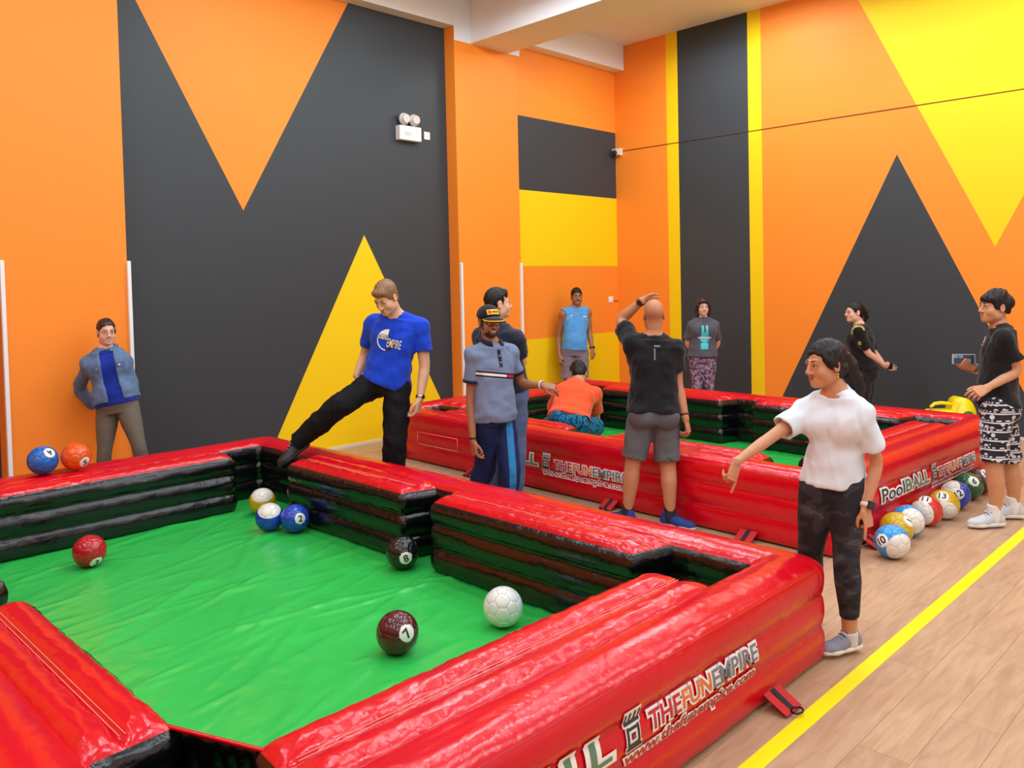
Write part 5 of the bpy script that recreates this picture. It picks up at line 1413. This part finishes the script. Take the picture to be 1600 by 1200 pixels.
# cap: crown, peak, badge
CAPM = cloth('cap_black', (22, 22, 24)); CAPY = mat('cap_yellow', (246, 206, 20), .6)
F = p.field([p.hp(-.11, -.13, .0), p.hp(.11, .22, .16), p.hp(.11, -.13, .15), p.hp(-.11, .2, .02)], .02, .0042)
F.ell(p.hp(0, -.012, .046), M, (.089, .110, .088), .02)
F.plane(p.hp(0, 0, .040), -nrm(p.hu - p.lookv * .12), .004)
cap = p.emit('cap', *F.mesh(), CAPM)
V = []; Fc = []
for i in range(17):
    a = math.pi * (i / 16); 
    for rr, y_ in ((0.0, 0), (.5, 0), (1.0, 0)):
        x = -math.cos(a) * (.078 + .006 * rr); y = .052 + math.sin(a) * (.050 + .085 * rr); z = .052 - (math.cos(a) ** 2) * .020 - rr * math.sin(a) * .022
        V.append(p.hp(x, y, z) - p.base)
for i in range(16):
    for k in range(2): Fc.append((i * 3 + k, i * 3 + k + 1, i * 3 + 4 + k, i * 3 + 3 + k))
pk = link('cap_peak', mesh_from('cap_peak', V, Fc), CAPM, cap); sm = pk.modifiers.new('thick', 'SOLIDIFY'); sm.thickness = .004
V2 = [p.hp(-math.cos(math.pi * t) * .0842, .052 + math.sin(math.pi * t) * .1352, .052 - math.cos(math.pi * t) ** 2 * .020 - math.sin(math.pi * t) * .022) - p.base for t in np.linspace(.05, .95, 15)]
link('peak_edge', tube_mesh('peak_edge', V2, .0042, 6), CAPY, cap)
p.stick(cap, 'badge', [('badge', rects_bm([(-.048, -.020, .048, .020)]), CAPY, .001), ('badge_mark', rects_bm([(-.042, -.012, -.020, .012)]), PRINT_R, .003), ('badge_mark', rects_bm([(-.014, -.008, .040, .008)]), mat('badge_brown', (150, 60, 24), .6), .003)], p.hp(0, .09, .092), nrm(p.lookv + p.hu * .35), -p.hx, UP)
p.glasses(mat('glasses_black', (20, 20, 22), .25), .0245, .0026)
fz = J['neck'] - p.base; pv = J['pelvis'] - p.base
ax = nrm(p.spine + p.sr * -.16); z0 = float(np.dot(lerp(J['pelvis'], J['neck'], .585) - p.base, ax)); fm = (tuple(p.fw), float(np.dot(lerp(J['pelvis'], J['neck'], .585) - p.base, p.fw)) + .005, 9.0); rm = (tuple(p.sr), float(np.dot(J['pelvis'] - p.base, p.sr)) - .165, float(np.dot(J['pelvis'] - p.base, p.sr)) + .18)
lm = (tuple(p.sr), -9.0, float(np.dot(J['pelvis'] - p.base, p.sr)) - .045)
POLO = banded('polo_grey', (116, 132, 164), tuple(ax), [(z0 - .021, z0 + .021, (24, 28, 48), fm, rm), (z0 - .009, z0 + .009, (232, 228, 220), fm, rm), (z0 - .009, z0 + .009, (190, 36, 56), fm, rm, lm)])
tee = p.shirt(POLO, name='polo_shirt', grow=.018, sleeve=.60, hem=-.09, loose=.018, neck=.064, wr=.006, flare=.014)
NAVY = cloth('navy_knit', (26, 30, 48))
p.collar(NAVY, r=.068, hgt=.024, parent=tee)
p.stick(tee, 'placket', [('placket', rects_bm([(-.014, -.13, .014, .0)]), NAVY, .001), ('button', rects_bm([(-.004, -.05, .004, -.042)]), PRINT_W, .003), ('button', rects_bm([(-.004, -.10, .004, -.092)]), PRINT_W, .003)], lerp(J['pelvis'], J['neck'], .955), p.fw, -p.sr, UP)
for q in 'LR': p.ring('cuff', J['sh' + q], J['el' + q], .59, .068, .024, NAVY, tee)
tx = float(np.dot(lerp(J['hipL'], J['knL'], .5) - p.base, A_(*(0.138, -0.99, 0.0))))
p.bottoms(banded('track_navy', (24, 38, 84), tuple(A_(*(0.838, -0.545, 0.0))), [(float(np.dot(J['hipL'] - p.base, A_(*(0.838, -0.545, 0.0)))) + .0, float(np.dot(J['hipL'] - p.base, A_(*(0.838, -0.545, 0.0)))) + .055, (44, 128, 190))]), upto=1.93, grow=.010, loose=.024, waist=.1, wr=.006, name='track_pants')
p.ring('bracelet', J['elR'], J['wrR'], .93, .031, .012, PLASTIC_B); p.ring('bangle', J['elL'], J['wrL'], .95, .034, .012, mat('bangle_white', (226, 220, 206), .4))
for q in 'LR': p.shoe(q, mat('shoe_black', (34, 34, 38), .5), RUBBER_D, lace=False)

# ---- man in the navy shirt, half hidden behind the polo shirt
J = PJ['navy']
J['toeL'] = (0.909, -0.417, 0.0); J['toeR'] = (0.856, -0.517, 0.0)
p = person('navy', 'man in a navy t-shirt and jeans, arms crossed, half hidden behind the cap wearer', 1.80, (0.999, -0.054, 0.0), (0.92, -0.391, 0.032), SK_FAIR, girth=1.04, fine=1.2,
    hL=dict(dir=(0.267, -0.885, 0.381), palm=(0.313, 0.775, -0.549), pose='flat'), hR=dict(dir=(0.078, 0.974, 0.212), palm=(-0.95, -0.313, 0.0), pose='relax'))
p.build_body(); p.eyes()
p.hair(HAIR_BLACK, top=.018, side=.003, nape=-.055, burn=-.01, extra=[([(-.035, .056, .092), (0, .068, .100), (.035, .056, .092)], (.014, .014, .014), .03)], noise=.004)
p.shirt(cloth('tee_navy', (34, 38, 54)), grow=.014, sleeve=.66, hem=.0, loose=.014, wr=.006)
p.bottoms(mat('jeans_grey_blue', (92, 112, 152), .85, .2, bump=(300, .25, .002), var=(8, .12)), upto=1.93, grow=.012, loose=.016, waist=.12, wr=.006, name='jeans')
for q in 'LR': p.shoe(q, mat('trainer_dark', (60, 60, 66), .7), RUBBER_W, lace=False)

# ---- man in the sleeveless blue top, far corner
J = PJ['sleeveless']
J['toeL'] = (-0.45, -0.893, 0.0); J['toeR'] = (-0.709, -0.705, 0.0)
p = person('sleeveless', 'man in a sleeveless light blue top and grey shorts in the far corner', 1.76, (-0.536, -0.844, 0.0), (-0.62, -0.784, -0.02), SK_BROWN, fine=1.5, girth=.94, belly=.02,
    hL=dict(dir=(0.181, -0.328, -0.927), palm=(-0.313, 0.95, 0.0), pose='hang'), hR=dict(dir=(-0.11, -0.182, -0.977), palm=(0.997, -0.08, 0.0), pose='hang'))
p.build_body(); p.eyes(smile=1.0, lips=(140, 72, 66), brow_r=.005)
F = p.field([p.hp(-.04, .06, -.08), p.hp(.04, .12, -.03)], .03, .004)
F.chain([p.hp(-.026, .084, -.058), p.hp(0, .0955, -.048), p.hp(.026, .084, -.058)], (.006, .0075, .006), .006); p.emit('moustache', *F.mesh(), BEARD)
p.hair(HAIR_BLACK, top=.016, side=.005)
tk = p.shirt(cloth('top_sky', (86, 156, 220)), name='tank_top', grow=.012, sleeve=0, hem=-.02, loose=.010, neck=.070, neck_drop=.02, wr=.004)
p.stick(tk, 'mark', [('mark', word('V', .03, .035, -.11, .10), PRINT_W, .001), ('mark', rects_bm([(.07, .104, .125, .118)]), PRINT_W, .001)], lerp(J['pelvis'], J['neck'], .62), p.fw, -p.sr, UP)
p.bottoms(cloth('shorts_grey_mauve', (128, 118, 130)), name='shorts', upto=.93, grow=.018, loose=.02, waist=.12, wr=.006, flare=.012)
p.watch('L', (0.222, -0.975, 0.0), PLASTIC_B, GLASS_DARK, .018, .94)
for q in 'LR': p.shoe(q, mat('shoe_black', (34, 34, 38), .5), RUBBER_D, lace=False)

# ---- man in the orange shirt crouching inside the second table
J = PJ['orange']
J['toeL'] = (0.464, 0.886, 0.0); J['toeR'] = (0.889, 0.459, 0.0)
p = person('orange', 'man in an orange shirt crouching on the second table, seen from behind', 1.72, (0.625, 0.593, -0.507), (0.479, 0.447, -0.756), SK_TAN, fine=1.2, girth=1.06, up=A_(*(0.536, 0.533, 0.655)),
    hL=dict(dir=(0.448, 0.297, -0.843), palm=(-0.601, -0.598, -0.53)), hR=dict(dir=(0.299, 0.446, -0.843), palm=(-0.601, -0.598, -0.53)))
p.build_body(); p.eyes()
p.hair(HAIR_BLACK, top=.018, side=.010, nape=-.09, noise=.004)
p.shirt(cloth('tee_orange', (240, 84, 40)), grow=.018, sleeve=.7, hem=-.04, loose=.016, neck=.060, wr=.006)
p.bottoms(mottled('shorts_teal', [(16, 62, 104), (20, 116, 150), (14, 40, 70)], 26, (.45, .62)), name='shorts', upto=.92, grow=.018, loose=.018, waist=.25, wr=.006)
for q in 'LR': p.shoe(q, mat('shoe_black', (34, 34, 38), .5), RUBBER_D, lace=False)

# ---- bald man seen from behind between the tables
J = PJ['bald']
J['toeR'] = (0.13, -0.992, 0.0); J['toeL'] = (0.122, 0.993, 0.0)
p = person('bald', 'bald man in a black t-shirt and grey shorts, hand on his head', 1.72, (0.763, 0.646, 0.0), (0.687, 0.725, 0.05), SK_MID, girth=1.0, lg=.98,
    hL=dict(dir=(0.982, -0.143, 0.119), palm=(0.053, -0.948, -0.315), pose='flat'), hR=dict(dir=(0.086, -0.231, -0.969), palm=(-0.311, 0.944, -0.111), pose='hang'))
p.build_body(); p.eyes()
tee = p.shirt(cloth('tee_black', (16, 17, 21)), grow=.014, sleeve=.66, hem=-.02, loose=.014, neck=.062, neck_drop=.004, wr=.007)
p.stick(tee, 'mark', [('mark', rects_bm([(-.018, .0, .026, .012)]), PRINT_G, .0012), ('mark', rects_bm([(-.020, -.095, -.010, -.012)]), PRINT_G, .0012)], lerp(J['pelvis'], J['neck'], .90), -p.fw, p.sr, UP)
p.bottoms(mat('shorts_grey', (92, 94, 98), .85, .2, bump=(300, .25, .002), var=(8, .06)), name='shorts', upto=.86, grow=.013, loose=.016, waist=.16, wr=.005, flare=.006, k=.010)
p.watch('L', (-0.679, -0.675, 0.287), PLASTIC_B, GLASS_DARK, .016, .95); p.ring('bracelet', J['elR'], J['wrR'], .88, .033, .010, PLASTIC_B)
SH_BLUE = mat('trainer_blue', (18, 48, 124), .7)
for q in 'LR': p.sock(q, mat('sock_dark', (28, 30, 40), .9), .08); p.shoe(q, SH_BLUE, mat('sole_pale', (196, 190, 196), .6), accent=mat('lace_navy', (20, 36, 90), .7))

# ---- smiling woman in the grey printed t-shirt against the right wall
J = PJ['grey']
J['toeL'] = (-0.549, -0.836, 0.0); J['toeR'] = (-0.839, -0.544, 0.0)
p = person('grey', 'smiling woman in a grey printed t-shirt and patterned leggings, hands behind her back', 1.61, (-0.673, -0.74, 0.0), (-0.695, -0.719, -0.03), SK_LIGHT, female=True, fine=1.4,
    hL=dict(dir=(-0.078, 0.725, -0.684), palm=(0.695, 0.691, 0.196)), hR=dict(dir=(0.725, -0.083, -0.684), palm=(0.695, 0.691, 0.196)))
p.build_body(); p.eyes(smile=1.2, lips=(190, 84, 84))
p.hair(mat('hair_reddish', (40, 20, 20), .4, bump=(160, .5, .004, (1, 1, .15))), top=.012, side=.008, line=.058, burn=-.10, nape=-.14, extra=[([(x * .078, .030, .03), (x * .086, .012, -.05), (x * .074, .022, -.115)], (.020, .026, .018), .02) for x in (-1, 1)] + [([(-.05, -.075, -.06), (.05, -.075, -.06)], (.04, .04), .02), ([(-.05, -.07, -.11), (.05, -.07, -.11)], (.03, .03), .02), ([(-.055, .07, .075), (0, .088, .082), (.055, .07, .075)], (.016, .016, .016), .02)])
tee = p.shirt(cloth('tee_charcoal', (84, 82, 94)), grow=.014, sleeve=.78, hem=.0, loose=.012, wr=.005, flare=.012)
TEAL = mat('print_teal', (72, 200, 204), .6)
p.stick(tee, 'print', [('printed_shape', rects_bm([(-.045, .02, .045, .075), (-.040, .075, -.012, .16), (.012, .075, .040, .16)]), TEAL, .001), ('printed_shape', half_disc(0, 2 * math.pi, .058), TEAL, .001), ('printed_shape', rects_bm([(-.05, -.14, .045, -.06)]), TEAL, .001), ('printed_bar', rects_bm([(-.085, .0, .085, .014)]), PRINT_W, .0035)], lerp(J['pelvis'], J['neck'], .50), p.fw, -p.sr, UP)
p.bottoms(mottled('leggings_floral', [(74, 58, 78), (134, 112, 130), (176, 156, 168)], 30, (.46, .6), detail=3), name='leggings', upto=1.93, grow=.006, loose=.006, waist=.12, wr=.003)
for q in 'LR': p.shoe(q, mat('trainer_dark', (60, 60, 66), .7), RUBBER_W, lace=False)

# ---- woman in black and gold, side view, hands behind her back
J = PJ['gold']
J['toeL'] = (-0.772, 0.636, 0.0); J['toeR'] = (-0.631, 0.776, 0.0)
p = person('gold', 'woman in a black shirt with gold shoulder panels, seen from the side', 1.58, (-0.759, 0.651, 0.0), (-0.773, 0.635, -0.02), SK_LIGHT, female=True, fine=1.3, girth=1.04,
    hL=dict(dir=(0.874, -0.44, -0.206), palm=(0.804, 0.508, 0.309), pose='hold'), hR=dict(dir=(0.419, -0.882, -0.217), palm=(-0.672, -0.52, 0.527)))
p.build_body(); p.eyes()
p.hair(HAIR_BLACK, top=.010, side=.005, line=.066, extra=[([(0, -.095, .03), (0, -.135, .0), (0, -.15, -.06), (0, -.135, -.11)], (.032, .034, .028, .014), .02)])
p.glasses(mat('glasses_frame', (96, 76, 66), .3), .022, .0012)
tee = p.shirt(cloth('jersey_black', (15, 15, 18)), grow=.014, sleeve=.82, hem=-.06, loose=.016, wr=.006)
GOLD = mat('panel_gold', (176, 160, 92), .6)
ax_ = nrm(J['elL'] - J['shL'])
p.stick(tee, 'panel', [('shoulder_panel', half_disc(math.pi * .42, math.pi * 1.12, .088, .052), GOLD, .001), ('shoulder_panel', half_disc(math.pi * .06, math.pi * .42, .070, .056), GOLD, .001), ('sleeve_badge', rects_bm([(-.012, -.145, .025, -.105)]), GOLD, .002)], J['shL'], -p.sr, p.fw * -1, UP)
p.bottoms(cloth('trousers_soft_black', (30, 30, 34)), upto=1.93, grow=.012, loose=.01, waist=.1, wr=.005)
for q in 'LR': p.shoe(q, mat('trainer_dark', (60, 60, 66), .7), RUBBER_W, lace=False)
pc = thing('mobile_phone', 'dark phone held behind the back of the woman in black and gold', 'phone', tuple(J['wrL'] + A_(*(0.827, -0.516, -0.223)) * .085), 0)
box('case', (-.012, -.03, -.035), (.012, .03, .035), PLASTIC_B, pc, bev=.006)

# ---- woman in the white t-shirt pointing at the near table
J = PJ['white']
J['toeL'] = (-.92, .38, 0); J['toeR'] = (-0.612, 0.791, 0.0)
p = person('white', 'woman in a white t-shirt and camouflage leggings pointing down at the table', 1.58, (-0.941, -0.339, 0.0), (-0.872, 0.479, -0.1), SK_TAN, female=True, girth=.78, lg=1.27, fine=.9,
    hL=dict(dir=(-0.071, -0.184, -0.98), palm=(0.185, 0.983, 0.0), pose='point'), hR=dict(dir=(-0.358, 0.073, -0.931), palm=(0.154, 0.982, -0.107), pose='point', curl=[(6, 8, 4), (52, 62, 30), (60, 66, 34), (62, 66, 34)]))
p.build_body(); p.eyes(lips=(170, 74, 70), smile=.5)
p.hair(HAIR_BLACK, top=.014, side=.007, line=.066, burn=-.02, nape=-.10, extra=[([(0, -.10, .02), (0, -.135, -.02), (0, -.14, -.06)], (.046, .046, .036), .02), ([(0, -.135, -.05), (.01, -.17, -.10), (.015, -.195, -.16), (.01, -.20, -.23)], (.036, .044, .036, .012), .02), ([(.058, .034, .03), (.070, .004, .006), (.05, -.07, -.03)], (.016, .016, .02), .02), ([(-.058, .034, .03), (-.070, .004, .006), (-.05, -.07, -.03)], (.016, .016, .02), .02)], noise=.003)
tee = p.shirt(cloth('tee_white', (220, 232, 244), .8, .02), grow=.011, sleeve=.66, hem=-.01, loose=.012, neck=.063, neck_drop=-.002, vneck=-.012, wr=.0055, flare=.020, sl_grow=.014)
p.bottoms(mottled('leggings_camo', [(36, 36, 42), (52, 52, 60), (74, 74, 82)], 9, (.5, .62), .7, stretch=(1, 1, 1.9), detail=2), name='leggings', upto=1.76, grow=.005, loose=.002, waist=.16, wr=.001)
p.watch('L', (-0.504, -0.858, 0.101), RUBBER_W, GLASS_DARK, .0175, .95)
bm = bmesh.new(); bmesh.ops.create_uvsphere(bm, u_segments=10, v_segments=8, radius=.006)
er = p.hp(-.083, -.006, -.046) - p.base; bmesh.ops.translate(bm, vec=tuple(er), verts=bm.verts)
GOLDM = mat('gold', (212, 164, 70), .25, .5, 1.0)
eo = bm_obj('earring', bm, GOLDM, p.root, smooth=True)
link('drop', tube_mesh('drop', [er - A_(0, 0, .005), er - A_(0, 0, .026)], [.003, .006], 8), GOLDM, eo)
for q in 'LR': p.sock(q, mat('sock_pale', (206, 200, 204), .9), .022); p.shoe(q, mat('trainer_grey', (132, 134, 150), .75, bump=(260, .3, .002)), mat('sole_white', (226, 224, 214), .5), accent=mat('lace_dark', (92, 94, 108), .7))

# ---- young man with the phone
J = PJ['boy']
J['toeL'] = (-0.784, 0.62, 0.0); J['toeR'] = (-0.549, 0.836, 0.0)
p = person('boy', 'young man in a black t-shirt and patterned shorts holding up a phone', 1.72, (-0.453, 0.891, 0.0), (-0.76, 0.649, 0.03), SK_TAN, girth=.86, lg=1.15,
    hL=dict(dir=(-0.868, 0.418, -0.267), palm=(0.695, 0.414, -0.588), pose='hang'), hR=dict(dir=(-0.693, 0.551, 0.465), palm=(0.73, 0.58, 0.361), pose='hold'))
p.build_body(); p.eyes()
p.hair(HAIR_BLACK, top=.022, side=.009, line=.056, nape=-.045, burn=-.01, extra=[([(-.045, .062, .062), (0, .082, .060), (.045, .062, .062)], (.020, .020, .020), .03), ([(-.03, -.070, .03), (.03, -.070, .03)], (.05, .05), .03)], noise=.005, freq=80)
tee = p.shirt(cloth('tee_black', (16, 17, 21)), grow=.014, sleeve=.66, hem=-.02, loose=.020, neck=.062, wr=.006, flare=.02)
p.stick(tee, 'mark', [('mark', rects_bm([(-.05, .10, -.005, .145)]), PRINT_W, .0012), ('mark', rects_bm([(-.05, .075, .0, .092)]), PRINT_O, .0012)], lerp(J['pelvis'], J['neck'], .62), nrm(p.fw - p.sr * .6), -p.sr, UP)
p.stick(tee, 'mark', [('mark', rects_bm([(-.02, -.06, .02, .10)]), mat('mark_brown', (120, 66, 40), .7), .0012), ('mark', rects_bm([(-.02, -.15, .02, -.13)]), PRINT_W, .0012)], lerp(J['pelvis'], J['neck'], .66), nrm(-p.fw - p.sr * .45), -p.sr, UP)
m, nt, b = new_mat('shorts_tribal')
tc = nt.nodes.new('ShaderNodeTexCoord'); sx = nt.nodes.new('ShaderNodeSeparateXYZ'); nt.links.new(tc.outputs['Object'], sx.inputs[0])
def mth(op, a, v=None, w=None):
    q = nt.nodes.new('ShaderNodeMath'); q.operation = op
    for i_, x_ in enumerate((a, v, w)):
        if x_ is None: continue
        if isinstance(x_, (int, float)): q.inputs[i_].default_value = x_
        else: nt.links.new(x_, q.inputs[i_])
    return q.outputs[0]
hz = mth('MULTIPLY', sx.outputs[2], 1 / .062); fz_ = mth('FRACT', hz); rowi = mth('FLOOR', hz)
line = mth('LESS_THAN', fz_, .16)
dots = mth('MULTIPLY', mth('GREATER_THAN', fz_, .24), mth('LESS_THAN', fz_, .38))
hor = mth('ADD', mth('ADD', sx.outputs[0], sx.outputs[1]), 0.0)
dsel = mth('MULTIPLY', dots, mth('GREATER_THAN', mth('FRACT', mth('MULTIPLY', hor, 34.0)), .5))
vo = nt.nodes.new('ShaderNodeTexVoronoi'); vo.feature = 'F1'; vo.inputs['Scale'].default_value = 26; nt.links.new(tc.outputs['Object'], vo.inputs[0])
big_ = mth('MULTIPLY', mth('GREATER_THAN', fz_, .46), mth('LESS_THAN', vo.outputs['Distance'], .42))
al_ = mth('MINIMUM', mth('ADD', mth('ADD', line, dsel), big_), 1.0)
mx = nt.nodes.new('ShaderNodeMix'); mx.data_type = 'RGBA'; nt.links.new(al_, mx.inputs[0]); mx.inputs[6].default_value = srgb(24, 26, 36); mx.inputs[7].default_value = srgb(206, 206, 214)
nt.links.new(mx.outputs[2], b.inputs['Base Color']); b.inputs['Roughness'].default_value = .85
p.bottoms(m, name='shorts', upto=.90, grow=.013, loose=.014, waist=.10, wr=.004, flare=.008)
p.ring('wrist_strap', J['elR'], J['wrR'], .82, .032, .05, mat('strap_white', (230, 226, 224), .7))
for q in 'LR': p.sock(q, mat('sock_white', (228, 226, 228), .9), .075); p.shoe(q, mat('trainer_silver', (196, 198, 204), .6, bump=(200, .3, .002)), RUBBER_W, accent=PRINT_G)
hd = J['wrR'] + A_(*(-0.704, 0.561, 0.436)) * .085
ph = thing('smartphone', 'smartphone in a pale blue case held up by the young man', 'phone', tuple(hd + A_(0, 0, .03)), 0)
R3 = Matrix(((0.512, -0.859, 0.0), (-0.859, -0.512, 0.0), (0, 0, 1))).transposed()
for nm, lo, hi, mm, bv in (('case', (-.078, -.005, -.038), (.078, .005, .038), mat('case_blue', (176, 186, 204), .4), .008), ('screen', (-.068, .0045, -.033), (.068, .0062, .033), mat('screen_dark', (52, 66, 84), .1), .004)):
    bm = bmesh.new(); box_bm(bm, lo, hi, bv if nm == 'case' else 0, 3)
    for v in bm.verts: v.co = R3 @ v.co
    bm_obj(nm, bm, mm, ph)
for a_, b_, c_ in ((-.055, .02, .010), (-.02, .02, .010), (.03, -.012, .014)):
    bm = bmesh.new(); box_bm(bm, (a_ - .014, .0060, b_ - c_), (a_ + .014, .0070, b_ + c_))
    for v in bm.verts: v.co = R3 @ v.co
    bm_obj('screen_tile', bm, mat('screen_tile', (120, 160, 190), .2), ph)
